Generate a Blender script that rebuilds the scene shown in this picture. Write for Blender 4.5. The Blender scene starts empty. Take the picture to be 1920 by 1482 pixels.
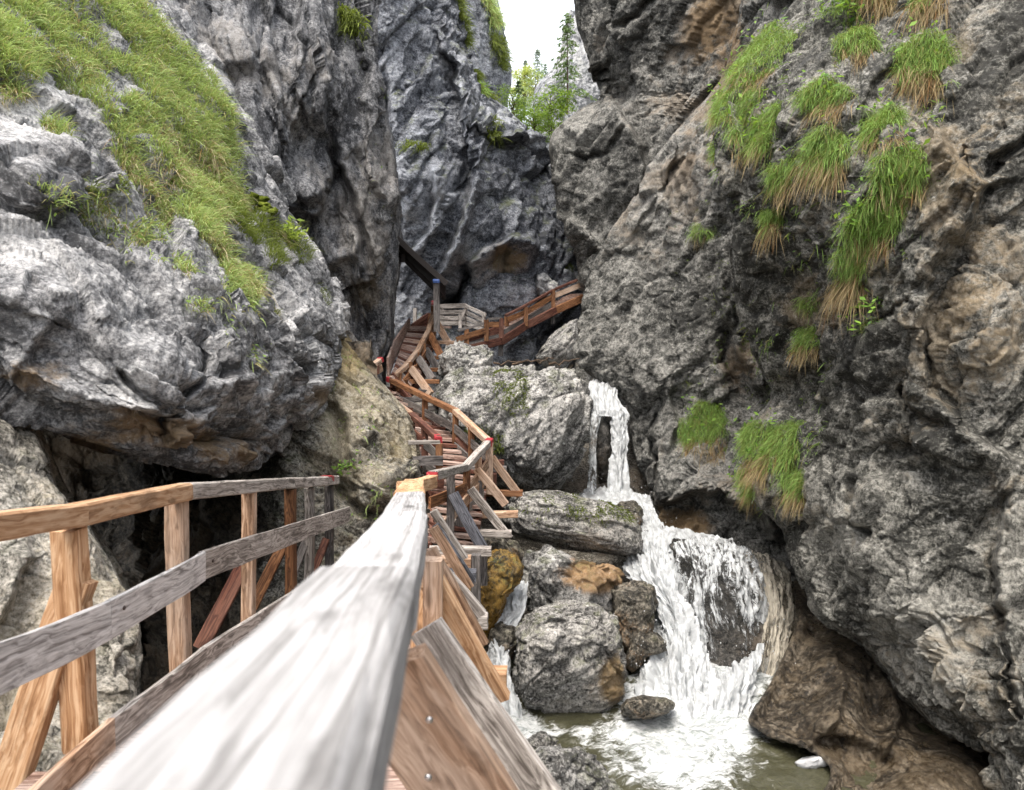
import bpy, bmesh, math, random
import numpy as np
from mathutils import Vector, Matrix

# ------------------------------------------------------------------ camera, sky, sun, exposure
SC = bpy.context.scene
COL = SC.collection
R_ = math.radians
W0, H0, FPX = 1920.0, 1482.0, 28.0 / 36.0 * 1920.0
PITCH = math.atan(121.0 / FPX)
cam_d = bpy.data.cameras.new("camera")
cam = bpy.data.objects.new("camera", cam_d)
COL.objects.link(cam)
cam.location = (0, 0, 0)
cam.rotation_euler = (R_(90) - PITCH, 0, 0)
cam_d.sensor_width = 36
cam_d.lens = 28
cam_d.clip_start = 0.03
cam_d.clip_end = 2000
cam_d.dof.use_dof = True
cam_d.dof.focus_distance = 12.0
cam_d.dof.aperture_fstop = 3.4
SC.camera = cam

SUN_EL, SUN_AZ = R_(66), R_(205)          # azimuth measured clockwise from +Y
world = bpy.data.worlds.new("World")
SC.world = world
world.use_nodes = True
wn = world.node_tree
sky = wn.nodes.new("ShaderNodeTexSky")
sky.sky_type = 'NISHITA'
sky.sun_disc = False
sky.sun_elevation = SUN_EL
sky.sun_rotation = SUN_AZ
sky.air_density = 1.0
sky.dust_density = 9.0
sky.ozone_density = 1.0
wn.nodes["Background"].inputs[1].default_value = 0.15
# thin bright overcast over the clear sky
wco = wn.nodes.new("ShaderNodeTexCoord")
wno = wn.nodes.new("ShaderNodeTexNoise")
wno.inputs['Scale'].default_value = 2.2
wno.inputs['Detail'].default_value = 5
wn.links.new(wco.outputs['Generated'], wno.inputs['Vector'])
wcr = wn.nodes.new("ShaderNodeValToRGB")
wcr.color_ramp.elements[0].position = 0.3
wcr.color_ramp.elements[0].color = (2.7, 2.8, 2.95, 1)
wcr.color_ramp.elements[1].position = 0.7
wcr.color_ramp.elements[1].color = (3.6, 3.6, 3.6, 1)
wn.links.new(wno.outputs['Fac'], wcr.inputs[0])
wmx = wn.nodes.new("ShaderNodeMix")
wmx.data_type = 'RGBA'
wmx.inputs[0].default_value = 0.75
wn.links.new(sky.outputs[0], wmx.inputs[6])
wn.links.new(wcr.outputs[0], wmx.inputs[7])
wn.links.new(wmx.outputs[2], wn.nodes["Background"].inputs[0])

sun_d = bpy.data.lights.new("sun", 'SUN')
sun_d.energy = 0.85
sun_d.angle = R_(25)
sun_d.color = (1.0, 0.95, 0.87)
sun = bpy.data.objects.new("sun", sun_d)
COL.objects.link(sun)
sdir = Vector((math.sin(SUN_AZ) * math.cos(SUN_EL), math.cos(SUN_AZ) * math.cos(SUN_EL), math.sin(SUN_EL)))
sun.rotation_euler = sdir.to_track_quat('Z', 'Y').to_euler()

SC.view_settings.view_transform = 'Standard'
SC.view_settings.look = 'None'
SC.view_settings.gamma = 1.0
SC.view_settings.exposure = 2.2
SC.cycles.max_bounces = 6
SC.cycles.diffuse_bounces = 5
SC.cycles.glossy_bounces = 2
SC.cycles.transmission_bounces = 3
SC.cycles.transparent_max_bounces = 10
SC.cycles.use_denoising = True

RNG = np.random.default_rng(7)
random.seed(7)

# ------------------------------------------------------------------ points, noise
def P(px, py, d):
    """world point on the sight line through photo pixel (px, py), d metres ahead"""
    px, py, d = np.asarray(px, float), np.asarray(py, float), np.asarray(d, float)
    x = (px - W0 / 2) / FPX
    y = -(py - H0 / 2) / FPX
    c, s = math.cos(PITCH), math.sin(PITCH)
    dy = y * s + c
    dz = y * c - s
    t = d / dy
    return np.stack([x * t, dy * t, dz * t], -1)

def V3(px, py, d):
    return Vector(P(px, py, d).tolist())

def proj(V):
    c, s = math.cos(PITCH), math.sin(PITCH)
    f = V[:, 1] * c - V[:, 2] * s
    u = V[:, 1] * s + V[:, 2] * c
    return W0 / 2 + V[:, 0] / f * FPX, H0 / 2 - u / f * FPX

def _h(ix, iy, iz, seed):
    with np.errstate(over='ignore'):
        h = (ix.astype(np.uint32) * np.uint32(374761393) + iy.astype(np.uint32) * np.uint32(668265263)
             + iz.astype(np.uint32) * np.uint32(2147483647 & 0x9E3779B1) + np.uint32((seed * 3266489917) & 0xFFFFFFFF))
        h = (h ^ (h >> np.uint32(13))) * np.uint32(1274126177)
        h = (h ^ (h >> np.uint32(16))) * np.uint32(2246822519)
        h = h ^ (h >> np.uint32(15))
    return h

def perlin(p, seed=0):
    i = np.floor(p).astype(np.int64)
    f = (p - i).astype(np.float32)
    w = f * f * f * (f * (f * 6 - 15) + 10)
    out = np.zeros(len(p), np.float32)
    for dx in (0, 1):
        for dy in (0, 1):
            for dz in (0, 1):
                h = _h(i[:, 0] + dx, i[:, 1] + dy, i[:, 2] + dz, seed)
                gx = (h & np.uint32(1023)).astype(np.float32) / 511.5 - 1
                gy = ((h >> np.uint32(10)) & np.uint32(1023)).astype(np.float32) / 511.5 - 1
                gz = ((h >> np.uint32(20)) & np.uint32(1023)).astype(np.float32) / 511.5 - 1
                wt = ((w[:, 0] if dx else 1 - w[:, 0]) * (w[:, 1] if dy else 1 - w[:, 1]) * (w[:, 2] if dz else 1 - w[:, 2]))
                out += wt * (gx * (f[:, 0] - dx) + gy * (f[:, 1] - dy) + gz * (f[:, 2] - dz))
    return out

def fbm(p, octv=4, seed=0, gain=0.5, ridged=False):
    a, s, out = 1.0, 1.0, np.zeros(len(p), np.float32)
    for k in range(octv):
        n = perlin(p * s + 17.3 * k, seed + k)
        out += a * ((0.35 - np.abs(n)) if ridged else n)
        a *= gain
        s *= 2.03
    return out

def cells(p, seed=0):
    """nearest Worley cell: tilted plane value per cell, and F2-F1"""
    i = np.floor(p).astype(np.int64)
    n = len(p)
    f1 = np.full(n, 9.0, np.float32)
    f2 = np.full(n, 9.0, np.float32)
    val = np.zeros(n, np.float32)
    for dx in (-1, 0, 1):
        for dy in (-1, 0, 1):
            for dz in (-1, 0, 1):
                a, b, c = i[:, 0] + dx, i[:, 1] + dy, i[:, 2] + dz
                h = _h(a, b, c, seed)
                ox = (h & np.uint32(1023)).astype(np.float32) / 1023
                oy = ((h >> np.uint32(10)) & np.uint32(1023)).astype(np.float32) / 1023
                oz = ((h >> np.uint32(20)) & np.uint32(1023)).astype(np.float32) / 1023
                rx, ry, rz = p[:, 0] - a - ox, p[:, 1] - b - oy, p[:, 2] - c - oz
                d = np.sqrt(rx * rx + ry * ry + rz * rz).astype(np.float32)
                h2 = _h(b, c, a, seed + 91)
                gx = (h2 & np.uint32(1023)).astype(np.float32) / 511.5 - 1
                gy = ((h2 >> np.uint32(10)) & np.uint32(1023)).astype(np.float32) / 511.5 - 1
                gz = ((h2 >> np.uint32(20)) & np.uint32(1023)).astype(np.float32) / 511.5 - 1
                v = gx * rx + gy * ry + gz * rz + 0.35 * (ox + oy - 1)
                near = d < f1
                f2 = np.where(near, f1, np.minimum(f2, d))
                val = np.where(near, v, val)
                f1 = np.where(near, d, f1)
    return val, f2 - f1

def frame(e1, aniso):
    """matrix turning world points to strata space: long axis e1"""
    e1 = np.array(e1, float); e1 /= np.linalg.norm(e1)
    t = np.array((0.0, 1.0, 0.0))
    e3 = np.cross(e1, t); e3 /= np.linalg.norm(e3)
    e2 = np.cross(e3, e1)
    return np.stack([e1 / aniso[0], e2 / aniso[1], e3 / aniso[2]], 1)

def rock_disp(V, seed, S, fr, amp=1.0, fine=1.0, crack=1.0, blocky=1.0, low=0.42):
    q = (V @ fr) / S
    wv = np.stack([perlin(q * 0.9 + 5.1, seed + 1), perlin(q * 0.9 + 31.7, seed + 2), perlin(q * 0.9 + 77.2, seed + 3)], 1)
    q = q + 0.24 * wv
    out = low * fbm(q * 0.55, 3, seed + 5)
    v1, e1 = cells(q * 0.9, seed + 11)
    out += 0.20 * blocky * v1 - 0.07 * crack * np.exp(-(e1 / 0.06) ** 2)
    q2 = q + 0.06 * wv[:, ::-1]
    v2, e2 = cells(q2 * 2.7 + 3.3, seed + 12)
    out += 0.12 * blocky * v2 - 0.02 * crack * np.exp(-(e2 / 0.07) ** 2)
    v3, e3 = cells(q2 * 7.5 + 9.1, seed + 13)
    out += 0.058 * fine * v3
    out += 0.078 * fine * fbm(q2 * 3.1, 5, seed + 21, 0.55, ridged=True)
    out += 0.02 * fine * fbm((V / S) * 14.0, 3, seed + 27, 0.6)
    return out * S * amp

# ------------------------------------------------------------------ mesh building
def link(o, parent=None):
    COL.objects.link(o)
    if parent is not None:
        o.parent = parent
    return o

def tag(o, label=None, cat=None, group=None, kind=None):
    if label: o["label"] = label
    if cat: o["category"] = cat
    if group: o["group"] = group
    if kind: o["kind"] = kind
    return o

def thing(name, label, cat, loc=(0, 0, 0), group=None):
    o = bpy.data.objects.new(name, None)
    o.empty_display_size = 0.2
    COL.objects.link(o)
    o.location = loc
    return tag(o, label, cat, group)

def mesh_np(name, V, F, mat, parent=None, smooth=True, col=None, uv=None, link_it=True, loc=None):
    """F: int array (m,4) / (m,3) or list of both"""
    V = np.asarray(V, np.float32)
    Fs = F if isinstance(F, list) else [F]
    Fs = [np.asarray(f, np.int32) for f in Fs if len(f)]
    loops = np.concatenate([f.ravel() for f in Fs])
    tot = np.concatenate([np.full(len(f), f.shape[1], np.int32) for f in Fs])
    start = np.concatenate([[0], np.cumsum(tot)[:-1]]).astype(np.int32)
    if loc is not None:
        V = V - np.asarray(loc, np.float32)
    me = bpy.data.meshes.new(name)
    me.vertices.add(len(V))
    me.vertices.foreach_set("co", V.ravel())
    me.loops.add(len(loops))
    me.loops.foreach_set("vertex_index", loops)
    me.polygons.add(len(tot))
    me.polygons.foreach_set("loop_start", start)
    me.polygons.foreach_set("use_smooth", np.full(len(tot), smooth, bool))
    me.update(calc_edges=True)
    if col is not None:
        at = me.color_attributes.new("tint", 'FLOAT_COLOR', 'POINT')
        c4 = np.ones((len(V), 4), np.float32)
        c4[:, :3] = col
        at.data.foreach_set("color", c4.ravel())
    if uv is not None:
        ul = me.uv_layers.new(name="flow")
        ul.data.foreach_set("uv", np.asarray(uv, np.float32)[loops].ravel())
    if mat is not None:
        me.materials.append(mat)
    o = bpy.data.objects.new(name, me)
    if loc is not None:
        o.location = Vector([float(v) for v in loc])
    if link_it:
        COL.objects.link(o)
    if parent is not None:
        o.parent = parent
        if loc is not None:
            o.location = o.location - parent.location
        else:
            o.location = -parent.location
    return o

def grid_faces(nr, nc):
    i = np.arange(nr * nc).reshape(nr, nc)
    return np.stack([i[:-1, :-1], i[1:, :-1], i[1:, 1:], i[:-1, 1:]], -1).reshape(-1, 4)

def _cr(C, n):
    """Catmull-Rom along axis 0 to n samples"""
    m = len(C)
    t = np.linspace(0, m - 1, n)
    k = np.clip(np.floor(t).astype(int), 0, m - 2)
    f = (t - k).reshape((-1,) + (1,) * (C.ndim - 1))
    ext = np.concatenate([2 * C[:1] - C[1:2], C, 2 * C[-1:] - C[-2:-1]], 0)
    a, b, c, d = ext[k], ext[k + 1], ext[k + 2], ext[k + 3]
    return 0.5 * ((2 * b) + (-a + c) * f + (2 * a - 5 * b + 4 * c - d) * f * f + (-a + 3 * b - 3 * c + d) * f ** 3)

def spread(ctrl, nr, nc):
    C = np.array(ctrl, float)
    C = _cr(C, nr)
    C = _cr(C.transpose(1, 0, 2), nc).transpose(1, 0, 2)
    return C

def seg_dist(px, py, line):
    """distance to polyline and signed side (+ = right of travel direction in the picture)"""
    if len(line) > 2:
        line = [tuple(q) for q in _cr(np.array(line, float), (len(line) - 1) * 7 + 1)]
    best = np.full(px.shape, 1e9)
    side = np.zeros(px.shape)
    tt = np.zeros(px.shape)
    n = len(line) - 1
    for k in range(n):
        (x0, y0), (x1, y1) = line[k], line[k + 1]
        dx, dy = x1 - x0, y1 - y0
        L2 = dx * dx + dy * dy
        t = np.clip(((px - x0) * dx + (py - y0) * dy) / L2, 0, 1)
        ex, ey = px - x0 - t * dx, py - y0 - t * dy
        d = np.sqrt(ex * ex + ey * ey)
        s = np.sign(dx * (py - y0) - dy * (px - x0))
        m = d < best
        best = np.where(m, d, best)
        side = np.where(m, s, side)
        tt = np.where(m, (k + t) / n, tt)
    return best, side, tt

def patch_surface(ctrl, nr, nc, bumps=(), ledges=(), cracks=(), seed=0, S=1.0, fr=None, amp=1.0, fine=1.0, crack=1.0,
                  blocky=1.0, wob=14.0, low=0.16, stepw=5.0, lg=1.0):
    C = spread(ctrl, nr, nc)
    px, py, d = C[..., 0], C[..., 1], C[..., 2]
    for (bx, by, rx, ry, a) in bumps:                 # a > 0: bulges towards the viewer
        d = d - a * np.exp(-((px - bx) / rx) ** 2 - ((py - by) / ry) ** 2)
    jl = np.stack([px.ravel() / 60, py.ravel() / 60, np.zeros(px.size)], 1)
    jx = (perlin(jl, seed + 301) + 0.5 * perlin(jl * 2.7, seed + 302)).reshape(px.shape) * wob
    jy = (perlin(jl + 40, seed + 303) + 0.5 * perlin(jl * 2.7 + 40, seed + 304)).reshape(px.shape) * wob
    V0 = P(px, py, d)
    gu = np.gradient(V0, axis=0)
    gv = np.gradient(V0, axis=1)
    N = np.cross(gu, gv)
    N /= np.linalg.norm(N, axis=-1, keepdims=True) + 1e-9
    s = np.sign(-(N * V0).sum(-1))
    if s.mean() < 0: N = -N
    for _ in range(4):
        Np = np.pad(N, ((1, 1), (1, 1), (0, 0)), 'edge')
        N = (Np[:-2, 1:-1] + Np[2:, 1:-1] + Np[1:-1, :-2] + Np[1:-1, 2:] + N) / 5
    N /= np.linalg.norm(N, axis=-1, keepdims=True) + 1e-9
    for (line, a, dec) in ledges:                     # block on the right of the line stands proud
        ds, sd, tt = seg_dist(px + jx, py + jy, line)
        en = np.clip(np.minimum(tt, 1 - tt) * 6, 0, 1)
        d = d - lg * a * en * np.exp(-ds / dec) * (0.5 + 0.5 * np.tanh(sd * ds / stepw))
    for (line, a, w) in cracks:
        ds, sd, tt = seg_dist(px + jx, py + jy, line)
        en = np.clip(np.minimum(tt, 1 - tt) * 6, 0, 1)
        d = d + a * en * np.exp(-(ds / w) ** 2)
    V = P(px, py, d)
    Vf, Nf = V.reshape(-1, 3), N.reshape(-1, 3)
    disp = rock_disp(V0.reshape(-1, 3), seed, S, fr, amp, fine, crack, blocky, low)
    V0f = V0.reshape(-1, 3)
    cosv = np.abs((Nf * V0f).sum(1)) / (np.linalg.norm(V0f, axis=1) + 1e-9)
    disp = disp * np.clip(0.30 + 1.7 * cosv, 0, 1)          # calmer where the sheet turns away
    Vd = Vf + Nf * disp[:, None]
    return Vd, (nr, nc), Nf, px.ravel(), py.ravel()

SURF = {}
def stain_map(px, py, brown=(), pale=()):
    out = np.zeros((len(px), 3), np.float32)
    for k, lst in ((0, brown), (1, pale)):
        for (cx, cy, rx, ry, a) in lst:
            out[:, k] += a * np.exp(-((px - cx) / rx) ** 2 - ((py - cy) / ry) ** 2)
    return out

def rock_patch(name, key, mat, ctrl, nr, nc, label=None, brown=(), pale=(), **kw):
    V, sh, N, px, py = patch_surface(ctrl, nr, nc, **kw)
    o = mesh_np(name, V, grid_faces(*sh), mat, col=stain_map(px, py, brown, pale))
    tag(o, label, None, None, 'structure')
    G = V.reshape(sh + (3,))
    N2 = np.cross(np.gradient(G, axis=0), np.gradient(G, axis=1)).reshape(-1, 3)
    N2 /= np.linalg.norm(N2, axis=1, keepdims=True) + 1e-9
    if ((N2 * N).sum(1)).mean() < 0: N2 = -N2
    SURF[key] = (V, N2, px, py)
    return o

def in_poly(px, py, poly):
    ins = np.zeros(px.shape, bool)
    n = len(poly)
    for i in range(n):
        x0, y0 = poly[i]
        x1, y1 = poly[(i + 1) % n]
        if y0 == y1: continue
        c = ((y0 > py) != (y1 > py)) & (px < (x1 - x0) * (py - y0) / (y1 - y0) + x0)
        ins ^= c
    return ins

_ico = {}
def ico(sub):
    if sub not in _ico:
        bm = bmesh.new()
        bmesh.ops.create_icosphere(bm, subdivisions=sub, radius=1)
        bm.verts.ensure_lookup_table()
        v = np.array([x.co[:] for x in bm.verts], np.float32)
        f = np.array([[x.index for x in fc.verts] for fc in bm.faces], np.int32)
        bm.free()
        _ico[sub] = (v, f)
    return _ico[sub]

def boulder(name, mat, outline, d, depth, label, seed, sub=6, S=0.6, fr=None, amp=1.0, fine=1.0, blocky=1.0, pw=2.7, tilt=0.0,
            parent=None, kind=None, group=None, cat='boulder', rock=True, crack=1.0, brown=(), pale=()):
    """closed rock whose front silhouette follows an outline, with its own depth"""
    v, f = ico(sub)
    ol = np.array(outline, float)
    c = np.array([(ol[:, 0].min() + ol[:, 0].max()) / 2, (ol[:, 1].min() + ol[:, 1].max()) / 2])
    # resample outline radius by angle
    pts = []
    n = len(ol)
    for k in range(n):
        a, b = ol[k], ol[(k + 1) % n]
        for t in np.linspace(0, 1, 24, endpoint=False):
            pts.append(a + (b - a) * t)
    pts = np.array(pts) - c
    ang = np.arctan2(-pts[:, 1], pts[:, 0])
    rad = np.hypot(pts[:, 0], pts[:, 1])
    o_ = np.argsort(ang)
    ang, rad = ang[o_], rad[o_]
    ang = np.concatenate([ang[-8:] - 2 * math.pi, ang, ang[:8] + 2 * math.pi])
    rad = np.concatenate([rad[-8:], rad, rad[:8]])
    th = np.arctan2(v[:, 2], v[:, 0])
    Rr = np.interp(th, ang, rad)
    yy = np.abs(v[:, 1])
    rr = (1 - yy ** pw) ** (1 / pw)
    cw = P(c[0], c[1], d)
    Y = np.sign(v[:, 1]) * (1 - np.minimum(rr, 1) ** pw) ** (1 / pw) * depth
    Y = Y + tilt * Rr * np.sin(th) * rr * d / FPX
    V = P(c[0] + Rr * np.cos(th) * rr, c[1] - Rr * np.sin(th) * rr, d + Y) - cw
    N = v.copy()
    fr = frame((1, 0, -0.3), (1, 1, 1)) if fr is None else fr
    if rock:
        V = V + N * (rock_disp(V + cw, seed, S, fr, amp, fine, crack, blocky, 0.25) - 0.10 * S * amp)[:, None]
    qx, qy = proj(V + cw)
    o = mesh_np(name, V, f, mat, parent, col=stain_map(qx, qy, brown, pale))
    o.location = Vector(cw.tolist()) - (parent.location if parent else Vector((0, 0, 0)))
    if parent is None:
        tag(o, label, cat if kind is None else None, group, kind)
    SURF[(name, seed)] = (V + cw, N, None, None)
    return o
# ------------------------------------------------------------------ materials
class NT:
    def __init__(s, name):
        s.m = bpy.data.materials.new(name)
        s.m.use_nodes = True
        s.t = s.m.node_tree
        s.t.nodes.clear()
        s.out = s.n("ShaderNodeOutputMaterial")
    def n(s, typ, **kw):
        x = s.t.nodes.new(typ)
        for k, v in kw.items(): setattr(x, k, v)
        return x
    def set(s, sock, v):
        if isinstance(v, bpy.types.NodeSocket): s.t.links.new(v, sock)
        elif isinstance(v, (tuple, list)) and len(v) == 3 and sock.type == 'RGBA': sock.default_value = (*v, 1)
        else: sock.default_value = v
    def noise(s, vec, scale, detail=6, rough=0.6, dist=0.0, lac=2.0):
        x = s.n("ShaderNodeTexNoise")
        if vec is not None: s.set(x.inputs['Vector'], vec)
        x.inputs['Scale'].default_value = scale
        x.inputs['Detail'].default_value = detail
        x.inputs['Roughness'].default_value = rough
        x.inputs['Distortion'].default_value = dist
        x.inputs['Lacunarity'].default_value = lac
        return x.outputs['Fac']
    def voro(s, vec, scale, feature='F1', rand=1.0):
        x = s.n("ShaderNodeTexVoronoi", feature=feature)
        if vec is not None: s.set(x.inputs['Vector'], vec)
        x.inputs['Scale'].default_value = scale
        x.inputs['Randomness'].default_value = rand
        return x.outputs['Distance']
    def wave(s, vec, scale, dist, detail=2, dscale=1.0):
        x = s.n("ShaderNodeTexWave")
        s.set(x.inputs['Vector'], vec)
        x.inputs['Scale'].default_value = scale
        x.inputs['Distortion'].default_value = dist
        x.inputs['Detail'].default_value = detail
        x.inputs['Detail Scale'].default_value = dscale
        return x.outputs['Fac']
    def math(s, op, a, b=0.0, c=None, clamp=False):
        x = s.n("ShaderNodeMath", operation=op, use_clamp=clamp)
        s.set(x.inputs[0], a); s.set(x.inputs[1], b)
        if c is not None: s.set(x.inputs[2], c)
        return x.outputs[0]
    def ss(s, v, a, b, lo=0.0, hi=1.0):
        x = s.n("ShaderNodeMapRange", interpolation_type='SMOOTHSTEP')
        s.set(x.inputs[0], v)
        x.inputs[1].default_value = a; x.inputs[2].default_value = b
        x.inputs[3].default_value = lo; x.inputs[4].default_value = hi
        return x.outputs[0]
    def ramp(s, v, stops):
        x = s.n("ShaderNodeValToRGB")
        e = x.color_ramp.elements
        while len(e) < len(stops): e.new(0.5)
        for k, (p, c) in enumerate(stops):
            e[k].position = p
            e[k].color = (*c, 1) if len(c) == 3 else c
        s.set(x.inputs[0], v)
        return x.outputs[0]
    def mix(s, f, a, b, mode='MIX'):
        x = s.n("ShaderNodeMix", data_type='RGBA', blend_type=mode)
        s.set(x.inputs[0], f); s.set(x.inputs[6], a); s.set(x.inputs[7], b)
        return x.outputs[2]
    def mapv(s, vec, scale=(1, 1, 1), rot=(0, 0, 0), loc=(0, 0, 0)):
        x = s.n("ShaderNodeMapping")
        s.set(x.inputs[0], vec)
        x.inputs['Scale'].default_value = scale
        x.inputs['Rotation'].default_value = rot
        x.inputs['Location'].default_value = loc
        return x.outputs[0]
    def coord(s, which='Object'):
        return s.n("ShaderNodeTexCoord").outputs[which]
    def bump(s, h, strength, dist, prev=None):
        x = s.n("ShaderNodeBump")
        x.inputs['Strength'].default_value = strength
        x.inputs['Distance'].default_value = dist
        s.set(x.inputs['Height'], h)
        if prev is not None: s.set(x.inputs['Normal'], prev)
        return x.outputs[0]
    def bsdf(s, color, rough=0.7, normal=None, spec=0.3, **kw):
        x = s.n("ShaderNodeBsdfPrincipled")
        s.set(x.inputs['Base Color'], color)
        s.set(x.inputs['Roughness'], rough)
        x.inputs['Specular IOR Level'].default_value = spec
        if normal is not None: s.set(x.inputs['Normal'], normal)
        for k, v in kw.items(): s.set(x.inputs[k], v)
        return x.outputs[0]
    def done(s, sh):
        s.t.links.new(sh, s.out.inputs[0])
        return s.m

def rock_mat(name, dark, mid, light, brown=(0.20, 0.13, 0.06), brown_amt=0.3, white=0.5, moss=0.0, streak=0.4, sc=1.0,
             rough=0.72, bump=0.8, spec=0.35, brown_at=0.52, strata=None, white_c=(0.62, 0.62, 0.60), shift=0.0):
    t = NT(name)
    co = t.coord('Object')
    nA = t.noise(co, 0.42 * sc, 5, 0.6, 0.4)
    nB = t.noise(co, 2.6 * sc, 9, 0.68, 0.3)
    nC = t.noise(co, 17 * sc, 7, 0.72)
    if strata is not None:
        sv = t.mapv(co, strata[0], strata[1])
        nS = t.noise(sv, 2.2 * sc, 8, 0.7, 0.6)
    else:
        nS = t.noise(co, 6.5 * sc, 9, 0.75, 0.8)
    v = t.math('ADD', t.math('MULTIPLY', nB, 0.24), t.math('ADD', t.math('MULTIPLY', nC, 0.42), t.math('MULTIPLY', nS, 0.34)))
    v = t.math('ADD', v, t.math('MULTIPLY', t.math('SUBTRACT', nA, 0.5), 0.25))
    at = t.n("ShaderNodeAttribute", attribute_name="tint")
    sp_ = t.n("ShaderNodeSeparateColor"); t.set(sp_.inputs[0], at.outputs['Color'])
    v = t.math('ADD', v, t.math('MULTIPLY', sp_.outputs[1], 0.09))
    base = t.ramp(v, [(0.425, tuple(c * 0.7 for c in dark)), (0.455, dark), (0.495, mid), (0.545, light), (0.60, tuple(min(0.8, c * 1.55) for c in light))])
    bm = t.ss(t.math('ADD', t.math('MULTIPLY_ADD', sp_.outputs[0], 0.2, nA), t.math('MULTIPLY', t.math('SUBTRACT', nS, 0.5), 0.55)), brown_at, brown_at + 0.16, 0, 1)
    bm = t.math('MULTIPLY', bm, t.math('MAXIMUM', t.math('MINIMUM', sp_.outputs[0], 0.85), brown_amt))
    br = t.mix(nB, tuple(c * 0.35 for c in brown), tuple(min(1, c * 1.7) for c in brown))
    base = t.mix(bm, base, br)
    # pale scars and lichen spots
    wf = t.noise(co, 5.2 * sc, 12, 0.78, 0.5)
    wm = t.ss(t.math('ADD', t.math('MULTIPLY', wf, 0.65), t.math('MULTIPLY', nC, 0.35)), 0.55, 0.66, 0, white)
    base = t.mix(wm, base, white_c)
    vs = t.voro(co, 9 * sc, 'F1')
    sp = t.math('MULTIPLY', t.ss(vs, 0.16, 0.08), t.ss(nB, 0.50, 0.58))
    base = t.mix(t.math('MULTIPLY', sp, white), base, white_c)
    # dark algae that follows the water down the face
    if streak > 0:
        st = t.noise(t.mapv(co, (2.2 * sc, 2.2 * sc, 0.28 * sc)), 1.0, 8, 0.65, 0.5)
        base = t.mix(t.ss(st, 0.52, 0.66, 0, streak), base, tuple(c * 0.55 for c in dark))
    # dark pits
    pit = t.noise(co, 30 * sc, 6, 0.8)
    base = t.mix(t.ss(pit, 0.47, 0.36, 0, 0.65), base, tuple(c * 0.5 for c in dark))
    if moss > 0:
        g = t.n("ShaderNodeNewGeometry")
        sx = t.n("ShaderNodeSeparateXYZ")
        t.set(sx.inputs[0], g.outputs['Normal'])
        mm = t.math('MULTIPLY', t.ss(sx.outputs[2], 0.05, 0.7), t.ss(t.noise(co, 1.7 * sc, 8, 0.7), 0.50, 0.62), clamp=True)
        base = t.mix(t.math('MULTIPLY', mm, moss), base, t.mix(nC, (0.02, 0.035, 0.006), (0.14, 0.16, 0.03)))
    h = t.math('ADD', t.math('MULTIPLY', nS, 0.55), t.math('ADD', t.math('MULTIPLY', nC, 0.30), t.math('MULTIPLY', pit, 0.20)))
    nm = t.bump(h, bump, 0.12 / sc)
    nm = t.bump(t.noise(co, 46 * sc, 4, 0.7), 0.55, 0.03 / sc, nm)
    rg = t.ss(nB, 0.35, 0.65, rough - 0.15, rough + 0.15)
    return t.done(t.bsdf(base, rg, nm, spec))

M = {}
M['overhang'] = rock_mat('pale_limestone', (0.09, 0.092, 0.097), (0.215, 0.218, 0.225), (0.38, 0.382, 0.385), brown_amt=0.25, white=0.45,
                         streak=0.2, sc=1.5, strata=((0.8, 1.2, 2.0), (0, R_(38), 0)), white_c=(0.66, 0.65, 0.63), brown_at=0.60)
M['left'] = rock_mat('dark_limestone', (0.036, 0.038, 0.043), (0.105, 0.108, 0.116), (0.225, 0.229, 0.237), brown=(0.12, 0.09, 0.05), brown_amt=0.35,
                     white=0.28, streak=0.35, sc=1.25, strata=((2.4, 1.4, 0.8), (0, R_(12), 0)))
M['centre'] = rock_mat('blue_grey_limestone', (0.045, 0.051, 0.064), (0.132, 0.144, 0.170), (0.27, 0.288, 0.32), brown=(0.16, 0.12, 0.06),
                       brown_amt=0.25, white=0.30, streak=0.4, sc=1.0, moss=0.5, strata=((1, 1.2, 2.4), (0, R_(-50), 0)), brown_at=0.6)
M['right_far'] = rock_mat('brown_grey_limestone', (0.033, 0.0335, 0.031), (0.100, 0.100, 0.092), (0.22, 0.218, 0.204), brown=(0.17, 0.11, 0.05),
                          brown_amt=0.45, white=0.3, streak=0.35, sc=1.1, brown_at=0.58, strata=((1, 1.2, 2.2), (0, R_(-45), 0)))
M['right'] = rock_mat('warm_limestone', (0.031, 0.031, 0.027), (0.099, 0.098, 0.086), (0.225, 0.221, 0.20), brown=(0.21, 0.15, 0.075),
                      brown_amt=0.5, white=0.42, streak=0.3, sc=1.7, strata=((1, 1.2, 2.0), (0, R_(-38), 0)), brown_at=0.56)
M['mid_left'] = rock_mat('yellowed_limestone', (0.05, 0.047, 0.04), (0.175, 0.168, 0.145), (0.35, 0.34, 0.305), brown=(0.25, 0.19, 0.085),
                         brown_amt=0.42, white=0.45, streak=0.15, moss=0.35, brown_at=0.46, sc=1.6)
M['pale_boulder'] = rock_mat('pale_boulder', (0.065, 0.064, 0.062), (0.22, 0.218, 0.21), (0.42, 0.415, 0.40), brown=(0.30, 0.18, 0.08), brown_amt=0.2, white=0.5,
                     streak=0.15, moss=0.35, brown_at=0.6, sc=1.5)
M['pale'] = rock_mat('pale_rock', (0.07, 0.066, 0.056), (0.24, 0.23, 0.20), (0.42, 0.40, 0.36), brown=(0.26, 0.19, 0.08), brown_amt=0.35,
                     white=0.5, streak=0.15, moss=0.2, brown_at=0.55, sc=1.8)
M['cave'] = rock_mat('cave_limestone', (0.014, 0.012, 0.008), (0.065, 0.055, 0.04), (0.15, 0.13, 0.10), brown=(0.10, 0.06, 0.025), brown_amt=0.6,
                     white=0.10, streak=0.5, spec=0.5, rough=0.55)
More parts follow.
